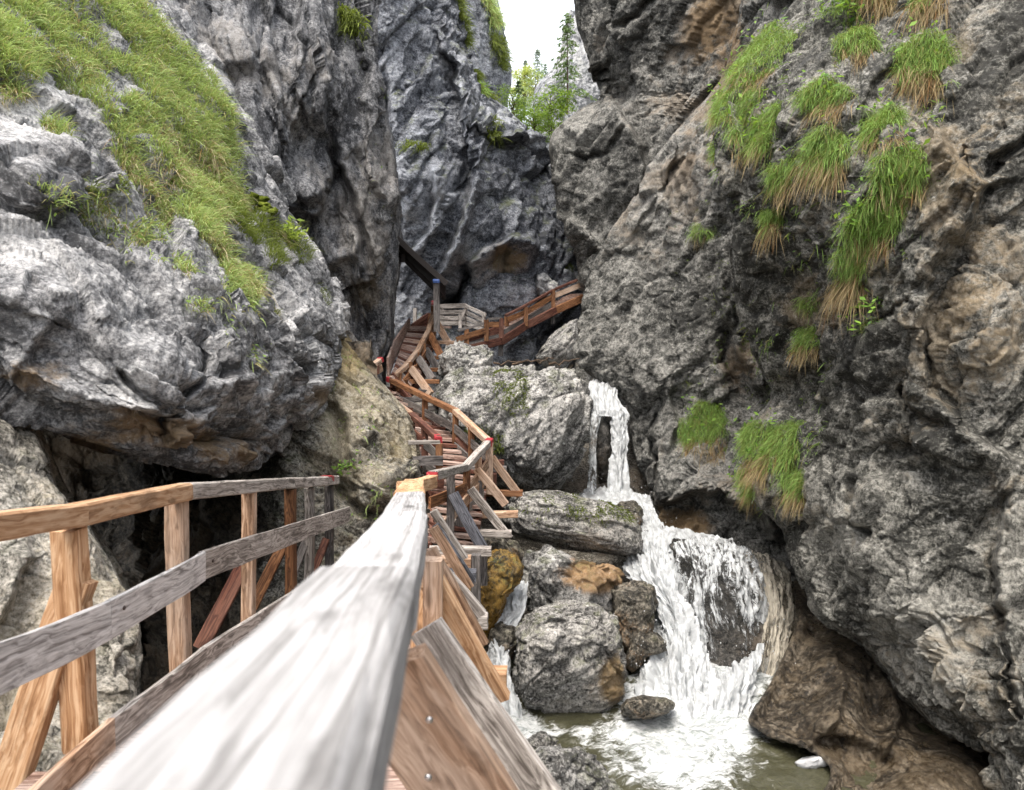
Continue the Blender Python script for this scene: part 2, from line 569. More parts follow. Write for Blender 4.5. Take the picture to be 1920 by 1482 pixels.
M['boulder'] = rock_mat('boulder_limestone', (0.05, 0.049, 0.046), (0.185, 0.18, 0.17), (0.37, 0.36, 0.34), brown=(0.24, 0.16, 0.07), brown_amt=0.3,
                        white=0.5, streak=0.2, moss=0.45, sc=1.8, brown_at=0.58)
M['boulder_wet'] = rock_mat('wet_boulder', (0.02, 0.018, 0.013), (0.085, 0.075, 0.058), (0.24, 0.22, 0.18), brown=(0.24, 0.12, 0.035), brown_amt=0.7,
                            white=0.22, streak=0.35, moss=0.25, sc=1.4, rough=0.42, spec=0.5, brown_at=0.50)
M['dark_wet'] = rock_mat('dark_wet_boulder', (0.008, 0.008, 0.007), (0.026, 0.024, 0.021), (0.085, 0.08, 0.072), brown=(0.07, 0.042, 0.018), brown_amt=0.4,
                         white=0.1, streak=0.35, sc=1.4, rough=0.3, spec=0.5, brown_at=0.50)
M['scour'] = rock_mat('scoured_stone', (0.016, 0.012, 0.007), (0.05, 0.038, 0.024), (0.16, 0.135, 0.10), brown=(0.08, 0.052, 0.022), brown_amt=0.5,
                      white=0.12, streak=0.3, sc=1.1, rough=0.38, spec=0.5, brown_at=0.45, strata=((3, 2, 0.5), (0, R_(30), 0)))
M['ochre'] = rock_mat('algae_rock', (0.03, 0.022, 0.008), (0.14, 0.09, 0.02), (0.32, 0.21, 0.05), brown=(0.26, 0.14, 0.02), brown_amt=0.8, white=0.1,
                      streak=0.3, sc=1.6, rough=0.35, spec=0.5, moss=0.6, brown_at=0.42)
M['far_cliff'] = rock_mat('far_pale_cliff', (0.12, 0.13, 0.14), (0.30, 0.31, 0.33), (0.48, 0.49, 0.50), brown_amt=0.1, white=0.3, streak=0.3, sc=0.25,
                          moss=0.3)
M['bed'] = rock_mat('bed_gravel', (0.03, 0.026, 0.02), (0.11, 0.10, 0.08), (0.30, 0.28, 0.25), brown_amt=0.4, white=0.3, sc=2.2, streak=0)

def wood_mat(name, dark, mid, light, grain=1.0, rough=0.75, weather=0.0, knots=0.6, bumpy=0.5, wcol=(0.30, 0.28, 0.26), warp_amt=0.24, rx=0.8, rf=58):
    t = NT(name)
    co = t.coord('Object')
    oi = t.n("ShaderNodeObjectInfo")
    off = t.n("ShaderNodeVectorMath", operation='SCALE')
    t.set(off.inputs[0], (7.3, 3.1, 5.7)); t.set(off.inputs['Scale'], oi.outputs['Random'])
    add = t.n("ShaderNodeVectorMath", operation='ADD')
    t.set(add.inputs[0], co); t.set(add.inputs[1], off.outputs[0])
    c2 = add.outputs[0]
    warp = t.noise(t.mapv(c2, (1.3, 5, 5)), 1.0, 3, 0.5)
    wv = t.n("ShaderNodeVectorMath", operation='MULTIPLY_ADD')
    t.set(wv.inputs[0], warp); t.set(wv.inputs[1], (0, warp_amt, warp_amt)); t.set(wv.inputs[2], c2)
    rings = t.noise(t.mapv(wv.outputs[0], (rx, rf, rf)), 1.0, 3, 0.55, 0.5)
    fib = t.noise(t.mapv(c2, (5, 190, 190)), 1.0, 3, 0.7)
    big = t.noise(t.mapv(c2, (1.1, 3.5, 3.5)), 1.0, 5, 0.6)
    v = t.math('ADD', t.math('MULTIPLY', rings, 0.55), t.math('ADD', t.math('MULTIPLY', fib, 0.25), t.math('MULTIPLY', big, 0.2)))
    base = t.ramp(v, [(0.40, dark), (0.49, mid), (0.58, light)])
    if weather > 0:
        wm = t.ss(big, 0.40, 0.60, 0, weather)
        base = t.mix(wm, base, t.mix(rings, tuple(c * 0.45 for c in wcol), tuple(min(1, c * 1.5) for c in wcol)))
    if knots > 0:
        kv = t.voro(t.mapv(c2, (2.3, 7.5, 7.5)), 1.0, 'F1')
        kd = t.math('MULTIPLY', t.ss(kv, 0.21, 0.10, 0, knots), t.ss(t.noise(t.mapv(c2, (1.5, 4, 4)), 1.0, 1), 0.5, 0.55))
        base = t.mix(kd, base, tuple(c * 0.45 for c in dark))
    dirt = t.noise(t.mapv(c2, (2.2, 6, 6)), 1.0, 6, 0.7)
    base = t.mix(t.ss(dirt, 0.53, 0.68, 0, 0.55), base, tuple(c * 0.5 for c in dark))
    # each timber its own tone
    hs = t.n("ShaderNodeHueSaturation")
    t.set(hs.inputs['Color'], base)
    t.set(hs.inputs['Value'], t.math('MULTIPLY_ADD', oi.outputs['Random'], 0.45, 0.78))
    nm = t.bump(t.math('ADD', t.math('MULTIPLY', rings, 0.6), t.math('MULTIPLY', fib, 0.5)), bumpy, 0.006)
    return t.done(t.bsdf(hs.outputs[0], rough, nm, 0.3))

M['w_grey'] = wood_mat('weathered_grey_wood', (0.09, 0.078, 0.068), (0.26, 0.235, 0.215), (0.46, 0.43, 0.40), knots=0.7)
M['w_white'] = wood_mat('bleached_wood', (0.17, 0.16, 0.155), (0.40, 0.39, 0.385), (0.58, 0.57, 0.565), knots=0.5, bumpy=0.8)
M['w_rail'] = wood_mat('bleached_rail_wood', (0.20, 0.196, 0.195), (0.37, 0.368, 0.37), (0.50, 0.498, 0.505), knots=0.8, bumpy=0.8, warp_amt=0.05, rx=0.35, rf=70)
M['w_fresh'] = wood_mat('fresh_larch_wood', (0.26, 0.13, 0.06), (0.46, 0.27, 0.145), (0.60, 0.41, 0.26), weather=0.15, wcol=(0.36, 0.26, 0.18))
M['w_tan'] = wood_mat('tan_wood', (0.15, 0.085, 0.05), (0.35, 0.22, 0.14), (0.52, 0.37, 0.27), weather=0.45, wcol=(0.33, 0.28, 0.24))
M['w_orange'] = wood_mat('orange_stained_wood', (0.055, 0.022, 0.010), (0.15, 0.064, 0.027), (0.28, 0.135, 0.062), weather=0.2, wcol=(0.25, 0.15, 0.09))
M['w_red'] = wood_mat('red_brown_wood', (0.03, 0.010, 0.007), (0.085, 0.030, 0.020), (0.17, 0.07, 0.045), weather=0.2, wcol=(0.22, 0.14, 0.11))
M['w_dark'] = wood_mat('dark_old_wood', (0.025, 0.022, 0.022), (0.075, 0.068, 0.066), (0.17, 0.155, 0.15), weather=0.2)
M['w_blue'] = wood_mat('blue_grey_wood', (0.02, 0.021, 0.025), (0.065, 0.068, 0.08), (0.16, 0.165, 0.19))
M['w_tread'] = wood_mat('tread_wood', (0.10, 0.055, 0.04), (0.27, 0.175, 0.14), (0.46, 0.35, 0.30), weather=0.3)

def plain(name, color, rough=0.5, metal=0.0, spec=0.4, var=0.25, sc=20):
    t = NT(name)
    n = t.noise(t.coord('Object'), sc, 5, 0.6)
    c = t.mix(n, tuple(x * (1 - var) for x in color), tuple(min(1, x * (1 + var)) for x in color))
    return t.done(t.bsdf(c, rough, None, spec, Metallic=metal))
M['red_paint'] = plain('red_paint', (0.28, 0.022, 0.03), 0.55)
M['steel'] = plain('bolt_steel', (0.5, 0.5, 0.5), 0.35, 1.0)
M['bolt_dark'] = plain('rusty_bolt', (0.06, 0.045, 0.04), 0.5, 0.6)
M['roof_metal'] = plain('dark_roof_sheet', (0.020, 0.016, 0.015), 0.6, 0.0, 0.3, 0.4, 6)
M['white_box'] = plain('white_box', (0.8, 0.8, 0.8), 0.5)
M['cap_blue'] = plain('blue_cap', (0.05, 0.10, 0.28), 0.5)

def leaf_mat(name, transl=0.35, rough=0.55):
    t = NT(name)
    a = t.n("ShaderNodeAttribute", attribute_name="tint")
    c = a.outputs['Color']
    b = t.bsdf(c, rough, None, 0.25)
    tr = t.n("ShaderNodeBsdfTranslucent")
    t.set(tr.inputs[0], t.mix(0.35, c, (0.45, 0.6, 0.06)))
    mx = t.n("ShaderNodeMixShader")
    mx.inputs[0].default_value = transl
    t.t.links.new(b, mx.inputs[1]); t.t.links.new(tr.outputs[0], mx.inputs[2])
    return t.done(mx.outputs[0])
M['grass'] = leaf_mat('grass_blades')
M['dry'] = leaf_mat('dry_blades', 0.12, 0.7)
M['leaf'] = leaf_mat('leaves', 0.4)
M['needle'] = leaf_mat('needles', 0.2)
t = NT('bark'); co = t.coord('Object')
M['bark'] = t.done(t.bsdf(t.ramp(t.noise(t.mapv(co, (8, 8, 1.5)), 2, 8, 0.7), [(0.35, (0.03, 0.02, 0.014)), (0.65, (0.14, 0.10, 0.07))]), 0.85, None, 0.2))
t = NT('moss'); co = t.coord('Object')
M['moss'] = t.done(t.bsdf(t.ramp(t.noise(co, 18, 8, 0.7), [(0.35, (0.03, 0.045, 0.006)), (0.6, (0.13, 0.16, 0.02)), (0.75, (0.28, 0.24, 0.04))]), 0.9,
                          t.bump(t.noise(co, 60, 5, 0.7), 0.8, 0.02), 0.1))
t = NT('forest_floor'); co = t.coord('Object')
M['forest'] = t.done(t.bsdf(t.ramp(t.noise(co, 0.5, 9, 0.75), [(0.35, (0.02, 0.035, 0.01)), (0.55, (0.06, 0.10, 0.025)), (0.7, (0.14, 0.17, 0.06))]), 0.9, None, 0.1))

def fall_mat(name, cover=0.5, su=26.0, sv=2.2, tint=(0.66, 0.69, 0.71), thin=(0.05, 0.05, 0.045), clear=0.86):
    """falling water: foam strands that follow the flow, clear film between them"""
    t = NT(name)
    uv = t.n("ShaderNodeUVMap"); uv.uv_map = "flow"
    u = uv.outputs[0]
    wp = t.n("ShaderNodeVectorMath", operation='MULTIPLY_ADD')
    t.set(wp.inputs[0], t.noise(t.mapv(u, (3.5, 1.2, 1)), 1.0, 4, 0.6)); t.set(wp.inputs[1], (0.28, 0.1, 0)); t.set(wp.inputs[2], u)
    w = wp.outputs[0]
    s1 = t.noise(t.mapv(w, (su, sv, 1)), 1.0, 6, 0.62)
    s2 = t.noise(t.mapv(w, (su * 0.28, sv * 0.5, 1)), 1.0, 5, 0.6)
    s3 = t.noise(t.mapv(w, (su * 2.6, sv * 6, 1)), 1.0, 5, 0.7)
    v = t.math('ADD', t.math('MULTIPLY', s1, 0.42), t.math('ADD', t.math('MULTIPLY', s2, 0.36), t.math('MULTIPLY', s3, 0.22)))
    e = t.n("ShaderNodeAttribute", attribute_name="tint")          # red: how much foam the flow carries here
    er = t.n("ShaderNodeSeparateColor")
    t.set(er.inputs[0], e.outputs['Color'])
    v = t.math('ADD', v, t.math('SUBTRACT', er.outputs[0], 0.5))
    lo = 0.60 - 0.22 * cover
    foam = t.ss(v, lo, lo + 0.10)
    nm = t.bump(t.math('ADD', s1, t.math('MULTIPLY', s3, 0.6)), 0.8, 0.05)
    col = t.mix(t.ss(s1, 0.36, 0.62), tuple(c * 0.55 for c in tint), tint)
    fo = t.bsdf(col, 0.6, nm, 0.3)
    fl = t.n("ShaderNodeBsdfTranslucent"); t.set(fl.inputs[0], tint)
    m0 = t.n("ShaderNodeMixShader"); m0.inputs[0].default_value = 0.25
    t.t.links.new(fo, m0.inputs[1]); t.t.links.new(fl.outputs[0], m0.inputs[2])
    gl = t.bsdf(thin, 0.12, nm, 0.5)
    tp = t.n("ShaderNodeBsdfTransparent")
    m1 = t.n("ShaderNodeMixShader"); m1.inputs[0].default_value = clear
    t.t.links.new(gl, m1.inputs[1]); t.t.links.new(tp.outputs[0], m1.inputs[2])
    m2 = t.n("ShaderNodeMixShader"); t.set(m2.inputs[0], foam)
    t.t.links.new(m1.outputs[0], m2.inputs[1]); t.t.links.new(m0.outputs[0], m2.inputs[2])
    return t.done(m2.outputs[0])
M['fall'] = fall_mat('white_water', 0.95, su=15, sv=3.2)
M['veil'] = fall_mat('water_veil', 0.58, su=20, sv=3.6)
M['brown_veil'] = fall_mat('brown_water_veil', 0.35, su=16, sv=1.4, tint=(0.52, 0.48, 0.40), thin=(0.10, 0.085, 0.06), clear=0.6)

def pool_mat():
    t = NT('pool_water')
    co = t.coord('Object')
    e = t.n("ShaderNodeAttribute", attribute_name="tint")
    er = t.n("ShaderNodeSeparateColor"); t.set(er.inputs[0], e.outputs['Color'])
    wp = t.n("ShaderNodeVectorMath", operation='MULTIPLY_ADD')
    t.set(wp.inputs[0], t.noise(co, 1.6, 5, 0.6)); t.set(wp.inputs[1], (0.5, 0.5, 0)); t.set(wp.inputs[2], co)
    n1 = t.noise(wp.outputs[0], 3.2, 9, 0.66, 0.8)
    n2 = t.noise(t.mapv(wp.outputs[0], (1, 1.6, 1)), 11, 6, 0.7, 0.6)
    v = t.math('ADD', t.math('MULTIPLY', n1, 0.6), t.math('MULTIPLY', n2, 0.4))
    foam = t.ss(t.math('ADD', v, er.outputs[0]), 0.84, 1.02)
    nm = t.bump(t.math('ADD', n1, t.math('MULTIPLY', n2, 0.5)), 0.55, 0.07)
    deep = t.mix(n1, (0.028, 0.029, 0.015), (0.080, 0.078, 0.048))
    w = t.bsdf(deep, 0.10, nm, 0.5)
    f = t.bsdf(t.mix(t.ss(t.math('ADD', t.math('MULTIPLY', n2, 0.6), t.math('MULTIPLY', n1, 0.4)), 0.38, 0.60), (0.20, 0.225, 0.22), (0.56, 0.58, 0.59)), 0.7, nm, 0.2)
    m = t.n("ShaderNodeMixShader"); t.set(m.inputs[0], foam)
    t.t.links.new(w, m.inputs[1]); t.t.links.new(f, m.inputs[2])
    return t.done(m.outputs[0])
M['pool'] = pool_mat()
t = NT('foam'); co = t.coord('Object')
M['foam'] = t.done(t.bsdf(t.mix(t.noise(co, 9, 6, 0.7), (0.42, 0.44, 0.46), (0.62, 0.63, 0.64)), 0.7, t.bump(t.noise(co, 25, 5, 0.7), 0.6, 0.03), 0.2))
# ------------------------------------------------------------------ the gorge: ground and cliffs
FR_L = frame((0.80, 0.1, -0.60), (2.0, 1.2, 0.75))      # strata of the near left rock, dipping to the right
FR_C = frame((-0.18, 0.1, 1.0), (2.4, 1.1, 0.9))
FR_D = frame((0.55, 0.0, 0.85), (1.9, 1.1, 0.8))
FR_R = frame((0.55, -0.3, 0.80), (1.7, 1.1, 0.9))

# streambed and valley floor, one sheet to the horizon
xs = np.concatenate([[-900, -300, -80], np.linspace(-24, 24, 160), [80, 300, 900]])
ys = np.concatenate([[-300, -60], np.linspace(-8, 40, 170), [60, 100, 200, 400, 900]])
GX, GY = np.meshgrid(xs, ys)
GZ = np.interp(GY, [-10, 6, 12, 14.5, 17, 19, 24, 30, 60, 120, 900], [-6.2, -5.6, -5.3, -4.4, -3.9, -2.6, -2.2, 0.5, 6, 16, 60])
Vg = np.stack([GX, GY, GZ], -1).reshape(-1, 3)
m_ = (np.abs(Vg[:, 0]) < 30) & (np.abs(Vg[:, 1]) < 60)
Vg[:, 2] += np.where(m_, rock_disp(Vg, 3, 0.9, frame((1, 0, 0), (1, 1, 1)), 0.6), 0)
tag(mesh_np('ground', Vg, grid_faces(len(ys), len(xs))[:, ::-1], M['bed']), 'gravel and boulder floor of the gorge', None, None, 'structure')

# ---- near left overhanging rock
A = [
 [(-350,-420,11),(-350,-380,9),(-350,-150,7.7),(-350,100,6.9),(-350,300,6.4),(-350,520,6.0),(-330,690,6.0),(-300,740,7.0),(-250,760,14)],
 [(-170,-420,11.5),(-175,-330,9.4),(-175,-105,8.0),(-175,135,7.1),(-175,335,6.6),(-175,545,6.1),(-160,705,6.1),(-140,750,7.2),(-90,775,14.5)],
 [(20,-350,12),(10,-280,10),(0,-60,8.6),(0,170,7.7),(0,370,7.0),(0,570,6.3),(0,712,6.4),(20,752,7.7),(60,785,15.5)],
 [(190,-200,13),(160,-130,11),(150,60,9.5),(140,260,8.3),(140,440,7.3),(140,640,6.3),(128,790,6.5),(150,815,8),(190,830,16)],
 [(300,-40,13.5),(262,0,11.5),(275,150,10.2),(270,320,9.1),(270,500,7.9),(268,690,6.5),(268,840,6.6),(280,852,8.2),(300,850,16.5)],
 [(420,150,14),(395,170,11.8),(395,290,10.6),(390,420,9.5),(390,560,8.4),(390,740,7.3),(392,866,7.4),(400,870,9.2),(400,860,17)],
 [(525,330,14.5),(492,345,12),(490,430,10.9),(490,520,9.9),(490,630,9.1),(488,770,8.5),(480,870,8.8),(490,865,10.2),(490,850,17)],
 [(612,495,14),(585,505,12.3),(580,560,11.2),(580,620,10.2),(580,680,9.8),(572,755,9.6),(553,832,10.0),(565,815,11.2),(570,800,17.5)],
 [(652,610,14.2),(634,612,12.8),(630,640,12),(627,665,11.4),(624,690,11.1),(618,715,11),(606,748,11.4),(610,745,12.2),(620,745,18.5)],
 [(650,640,15),(645,640,15),(642,650,15),(640,670,15),(638,690,15),(634,715,15),(628,740,15),(630,742,15),(632,742,20)],
]
A = [list(r) for r in zip(*A)]
rock_patch('cliff_overhang', 'A', M['overhang'], A, 470, 460, 'pale grey overhanging rock above the cave on the left', seed=11, S=1.0, stepw=9, fr=FR_L, amp=0.9,
  brown=[(250,815,220,40,1.3),(60,700,90,40,1.3),(420,845,90,30,1.0),(600,745,40,20,.8)], pale=[(120,180,90,50,.9),(60,290,80,50,.7),(30,470,90,60,.6),(190,530,60,40,.3),(255,730,35,25,.8),(450,560,60,40,.4),(100,350,50,25,-.6)],
  blocky=1.7, bumps=[(70,330,110,60,.35),(420,640,110,120,.3),(90,560,150,70,.25)],
  ledges=[([(-100,250),(0,300),(60,345),(125,350)],.35,40),([(-40,330),(70,400),(180,470),(330,540),(420,560)],.28,60),
          ([(60,130),(130,230),(205,330),(330,480),(470,640)],.30,40),([(130,140),(210,210),(260,330)],.25,30),
          ([(-50,560),(60,545),(165,575)],.2,60),([(110,600),(70,650),(30,740)],.2,50),([(150,580),(260,640),(360,700),(470,720)],.22,60),
          ([(380,820),(420,740),(400,640),(470,560)],.18,50),([(560,720),(540,640),(580,560)],.2,40),([(20,650),(120,710),(230,760),(320,760)],.25,45)],
  cracks=[([(300,840),(330,780),(380,700),(350,620)],.25,7),([(545,830),(570,760),(615,730)],.3,9),([(210,690),(270,740),(330,780)],.2,6)])

# ---- cave behind and below the overhang
cv = []
for y, dd in [(640,(15,14.5,14.5,14,13.5,13)), (760,(14,14,14,13.8,13.2,12.4)), (860,(13,13.3,13.5,13.2,12.0,11.6)), (960,(11.5,12.4,12.8,11.8,10.9,11.0)),
              (1080,(9,10.8,11.4,10.4,10.3,10.4)), (1200,(7.5,8.8,9.6,9.2,9.5,9.6)), (1330,(6.2,7.0,7.6,7.9,8.4,8.6)), (1500,(4.6,5.0,5.4,6,6.6,7))]:
    cv.append([(x, y, d) for x, d in zip((-300, 20, 190, 360, 520, 700), dd)])
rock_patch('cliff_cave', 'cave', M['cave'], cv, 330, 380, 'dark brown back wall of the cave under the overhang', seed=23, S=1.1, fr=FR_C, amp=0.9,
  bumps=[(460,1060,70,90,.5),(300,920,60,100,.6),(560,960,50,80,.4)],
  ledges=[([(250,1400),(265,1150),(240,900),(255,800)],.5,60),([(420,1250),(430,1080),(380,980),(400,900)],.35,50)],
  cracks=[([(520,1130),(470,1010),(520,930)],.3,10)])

# ---- low pale rock behind the first post on the left
LL = []
for y, xe, de in [(690,-10,7.4),(740,28,7.0),(800,55,6.7),(870,82,6.3),(930,110,6.0),(1000,165,5.7),(1075,208,5.6),(1140,236,5.5),(1200,248,5.4),(1320,240,5.1),(1400,205,4.6),(1520,150,4.0)]:
    LL.append([(-500,y,de-2.2),(-260,y,de-1.4),(-90,y,de-.8),(xe*.35-20,y,de-.45),(xe*.75-5,y,de-.2),(xe,y,de),(xe+8,y,de+.6),(xe+14,y,de+2.5),(xe+10,y,de+5)])
rock_patch('cliff_foot', 'LL', M['pale'], LL, 360, 260, 'pale weathered rock face low on the left beside the walkway', seed=31, S=0.8, fr=FR_L, amp=0.7,
  ledges=[([(60,1000),(20,1130),(-40,1250)],.25,50),([(150,1020),(110,1130),(60,1300)],.22,40)], bumps=[(215,1250,35,90,.25)])

# ---- yellowed rock between the left railing and the stairs
B = []
for y,xL,xR,dL,dR in [(520,520,590,13.6,13.8),(560,545,612,13.2,13.2),(610,555,640,12.6,12.8),(660,560,668,11.9,12.5),(710,560,708,11.4,12.3),(770,560,748,11,12.1),
                      (830,560,772,10.6,11.8),(890,545,780,10.4,11.3),(950,530,776,10.2,10.9),(1040,505,765,10.1,10.5),(1140,485,775,9.3,9.9),(1280,460,800,8,8.9)]:
    xR -= 12 if y < 740 else 0
    B.append([(xL-60,y+20,dL+1.2),(xL,y,dL),(xL*.6+xR*.4,y,dL*.6+dR*.4-.35),(xL*.25+xR*.75,y,dL*.25+dR*.75-.3),(xR,y,dR),(xR+7,y,dR+.7),(xR+8,y,dR+4)])
rock_patch('cliff_shoulder', 'B', M['mid_left'], B, 400, 200, 'yellow stained rock shoulder between the left railing and the stairs', seed=41, S=0.9, fr=FR_L, amp=0.8, brown=[(650,640,50,90,1.2),(745,850,40,60,.6)], pale=[(720,900,30,25,.7),(660,790,40,40,.3)],
  bumps=[(720,905,50,45,.5),(690,760,40,60,.2)], ledges=[([(640,830),(700,870),(760,880)],.25,30),([(630,740),(690,790),(700,860)],.2,40)],
  cracks=[([(620,900),(680,960),(740,960)],.3,9),([(600,740),(640,820),(635,960)],.35,12)])

# ---- tall dark cliff on the left
C = []
for y, xe, de in [(-420,672,17.6),(-250,684,17.4),(-80,694,17.2),(0,698,17),(150,706,17),(300,734,16.9),(450,745,16.9),(560,755,16.8),(640,750,16.5),(700,735,16.2),(800,735,15.8),(950,740,15.5)]:
    xe -= 28 if y > 540 else 6
    C.append([(60,y,14.8),(210,y,14.9),(350,y,15.1),(470,y,15.3),(580,y,15.7),(670,y,16.2) if xe>700 else (640,y,16.2),(xe,y,de),(xe+8,y,de+.8),(xe+8,y,de+5)])
rock_patch('cliff_left', 'C', M['left'], C, 470, 330, 'tall dark grey cliff on the left side of the gorge', seed=53, S=1.9, lg=1.6, stepw=7, fr=FR_C, amp=0.72, blocky=1.4, fine=1.2, pale=[(430,60,60,60,.4),(520,330,60,40,.25),(300,120,50,80,.3)], brown=[(700,560,50,100,.7)],
  bumps=[(520,230,110,170,.9),(450,60,80,90,.5),(690,450,40,120,.3),(600,420,50,60,-.3)],
  ledges=[([(640,330),(600,380),(545,400),(470,370),(430,250),(370,110)],.7,90),([(365,150),(360,60),(340,-60)],.7,70),([(690,620),(665,480),(650,330),(600,160),(590,-40)],.4,50),
          ([(735,420),(700,330),(690,160),(660,-20)],.35,50),([(680,480),(640,490),(600,520)],.25,45),([(610,260),(560,130),(570,-50)],.35,60)],
  cracks=[([(700,560),(670,420),(640,300),(615,120)],.5,9),([(545,390),(600,370),(645,320)],.6,11),([(375,180),(420,230),(450,340)],.5,14)])

# ---- centre wall closing the gorge
D = []
for y, xe, de in [(-300,792,27),(-150,820,27),(0,852,27),(80,874,27),(165,903,27),(200,945,27.4),(240,987,27.5),(268,1018,27.6),(340,1030,27.4),(430,1075,27),(520,1120,27),(600,1130,26.5),(700,1140,26)]:
    xe -= 16 if y < 300 else 0
    C0 = [(650,y,24.5),(720,y,24),(xe*.35+720*.65,y,24.6),(xe*.6+720*.4,y,25.2),(xe*.85+720*.15,y,26.2),(xe,y,de),(xe+6,y-4,de+1),(xe+6,y-4,de+6)]
    D.append(C0)
D = [[(x, -520, d + 1) for x, y, d in D[0]]] + D
rock_patch('cliff_centre', 'D', M['centre'], D, 430, 290, 'blue grey rock wall closing the gorge behind the upper stairs', seed=67, S=2.3, lg=1.5, fr=FR_D, amp=0.65, blocky=1.4, fine=1.2, pale=[(800,330,50,90,.5),(785,400,40,60,.4),(930,220,50,30,.5),(740,150,40,90,.3)], brown=[(950,480,35,40,1.6)],
  bumps=[(800,300,60,80,.8),(770,370,50,60,.7),(960,420,60,90,.6),(870,560,45,60,-1.6),(930,470,30,40,-.5)],
  ledges=[([(795,560),(850,450),(885,340),(872,250),(860,150),(800,40)],1.3,40),([(800,440),(815,360),(805,310)],.9,35),([(1020,300),(950,260),(880,230),(860,150)],.8,40),
          ([(940,250),(985,262),(1000,240)],.5,18),([(760,480),(800,440),(820,410)],.6,30),([(830,590),(870,520),(905,460),(960,440),(1040,480)],1.0,36)],
  cracks=[([(830,600),(868,535),(890,490)],2.0,16),([(900,240),(945,265),(1010,280)],.7,7),([(715,120),(735,330),(748,470)],.8,8)])

# ---- further crest on the left of the gap, pale cliff beyond it
D2 = []
for y, xe in [(-520,860),(-300,886),(-120,922),(0,945),(60,958),(110,968),(160,972),(200,966),(260,975),(330,980)]:
    xe -= 20
    D2.append([(740,y,36),(800,y,36),(xe*.5+400,y,37),(xe-18,y,38),(xe,y,39),(xe+4,y,41),(xe+4,y,47)])
rock_patch('cliff_far_left', 'D2', M['centre'], D2, 230, 110, 'far grey crest left of the sky gap', seed=71, S=3.2, fr=FR_C, amp=0.8)
D3 = []
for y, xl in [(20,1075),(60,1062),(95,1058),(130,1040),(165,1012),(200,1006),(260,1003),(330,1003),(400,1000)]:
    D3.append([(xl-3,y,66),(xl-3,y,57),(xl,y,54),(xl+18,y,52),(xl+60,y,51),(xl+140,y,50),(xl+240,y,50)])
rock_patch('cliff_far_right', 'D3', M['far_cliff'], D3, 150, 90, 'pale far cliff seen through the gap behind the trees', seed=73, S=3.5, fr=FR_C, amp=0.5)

# ---- dark right cliff beyond the buttress
E = []
for y, xl, dl in [(-520,1000,26),(-250,1035,26),(-60,1058,26),(0,1062,26),(50,1066,26),(105,1084,26),(150,1102,26),(178,1112,26.2),(195,1100,25.8),(215,1062,25.6),(262,1018,25.6),(340,1020,25.2),(430,1042,24.8),(480,1085,24.5),(560,1088,24),(660,1075,23.5),(760,1060,23)]:
    xl += 26 if y < 450 else 10
    E.append([(xl-2,y,dl+7),(xl-5,y,dl+1.2),(xl,y,dl),(xl+30,y,dl-.8),(1190,y,23),(1330,y,21.5),(1480,y,20),(1650,y,19)])
rock_patch('cliff_far_wall', 'E', M['right_far'], E, 360, 240, 'dark brown grey cliff right of the sky gap', seed=83, S=2.2, lg=1.5, fr=FR_R, amp=0.6, blocky=1.3, fine=1.4, brown=[(1340,60,80,120,1.0)], pale=[(1060,250,50,40,.6)],
  bumps=[(1150,330,70,110,.6),(1120,90,40,70,.4),(1095,190,35,18,-1.4),(1230,120,50,140,-.5)],
  ledges=[([(1060,60),(1110,110),(1150,190),(1210,300),(1190,420)],.6,50),([(1045,250),(1120,210),(1190,180)],.5,25),([(1040,400),(1100,420),(1150,470)],.5,35)],
  cracks=[([(1150,60),(1190,30),(1240,-20)],.5,6),([(1080,300),(1140,290),(1180,240)],.4,6),([(1095,190),(1120,160),(1130,120)],1.0,14)])

# ---- buttress in the middle of the right side
Fp = []
for y, xl, dl in [(-520,1520,16.5),(-250,1452,16.8),(-80,1412,17),(0,1392,17.2),(70,1375,17.3),(150,1346,17.5),(220,1290,17.8),(290,1236,18),(380,1194,18.3),(440,1150,18.5),(500,1114,18.7),(560,1096,18.6),(620,1088,18.4),(680,1088,18),
                  (720,1135,17.6),(760,1174,17.3),(850,1190,16.6),(910,1218,15.9),(960,1238,15.2),(1010,1250,14.6),(1080,1260,14.2),(1250,1260,13.6)]:
    xl += 8
    Fp.append([(xl+2,y,dl+4),(xl-6,y+2,dl+.9),(xl,y,dl),(xl*.8+1560*.2,y,dl-.9),(xl*.55+1560*.45,y,dl*.65+13.4*.35-.5),(xl*.25+1560*.75,y,dl*.35+13.3*.65),(1580,y,13.2),(1750,y,12.6)])
rock_patch('cliff_buttress', 'F', M['right_far'], Fp, 520, 260, 'brown grey leaning buttress right of the waterfall', seed=97, S=1.6, lg=1.4, fr=FR_R, amp=0.55, blocky=1.3, fine=1.5, brown=[(1350,60,60,110,1.4),(1290,260,60,120,.7),(1390,700,50,100,.7),(1270,985,60,40,1.8)], pale=[(1290,220,60,120,.5),(1230,380,50,80,.4),(1300,700,80,60,.35)],
  bumps=[(1230,700,50,70,.5),(1330,330,60,90,.4),(1290,560,50,120,.35),(1400,680,30,80,-.5),(1300,960,90,50,-.7),(1340,900,50,40,.4),(1350,1020,110,35,-.9)],
  ledges=[([(1290,150),(1260,290),(1240,380),(1180,480)],.3,40),([(1430,740),(1400,690),(1350,560),(1350,430)],.5,50),([(1205,830),(1200,740),(1180,700)],.35,30),
          ([(1250,690),(1270,800),(1260,860)],.3,30),([(1470,1030),(1420,960),(1330,930),(1270,935),(1240,950)],.7,45)],
  cracks=[([(1222,760),(1226,860),(1236,960)],.35,6),([(1400,560),(1360,640),(1380,720),(1430,760)],.4,12),([(1180,470),(1230,380),(1290,280)],.3,7)])

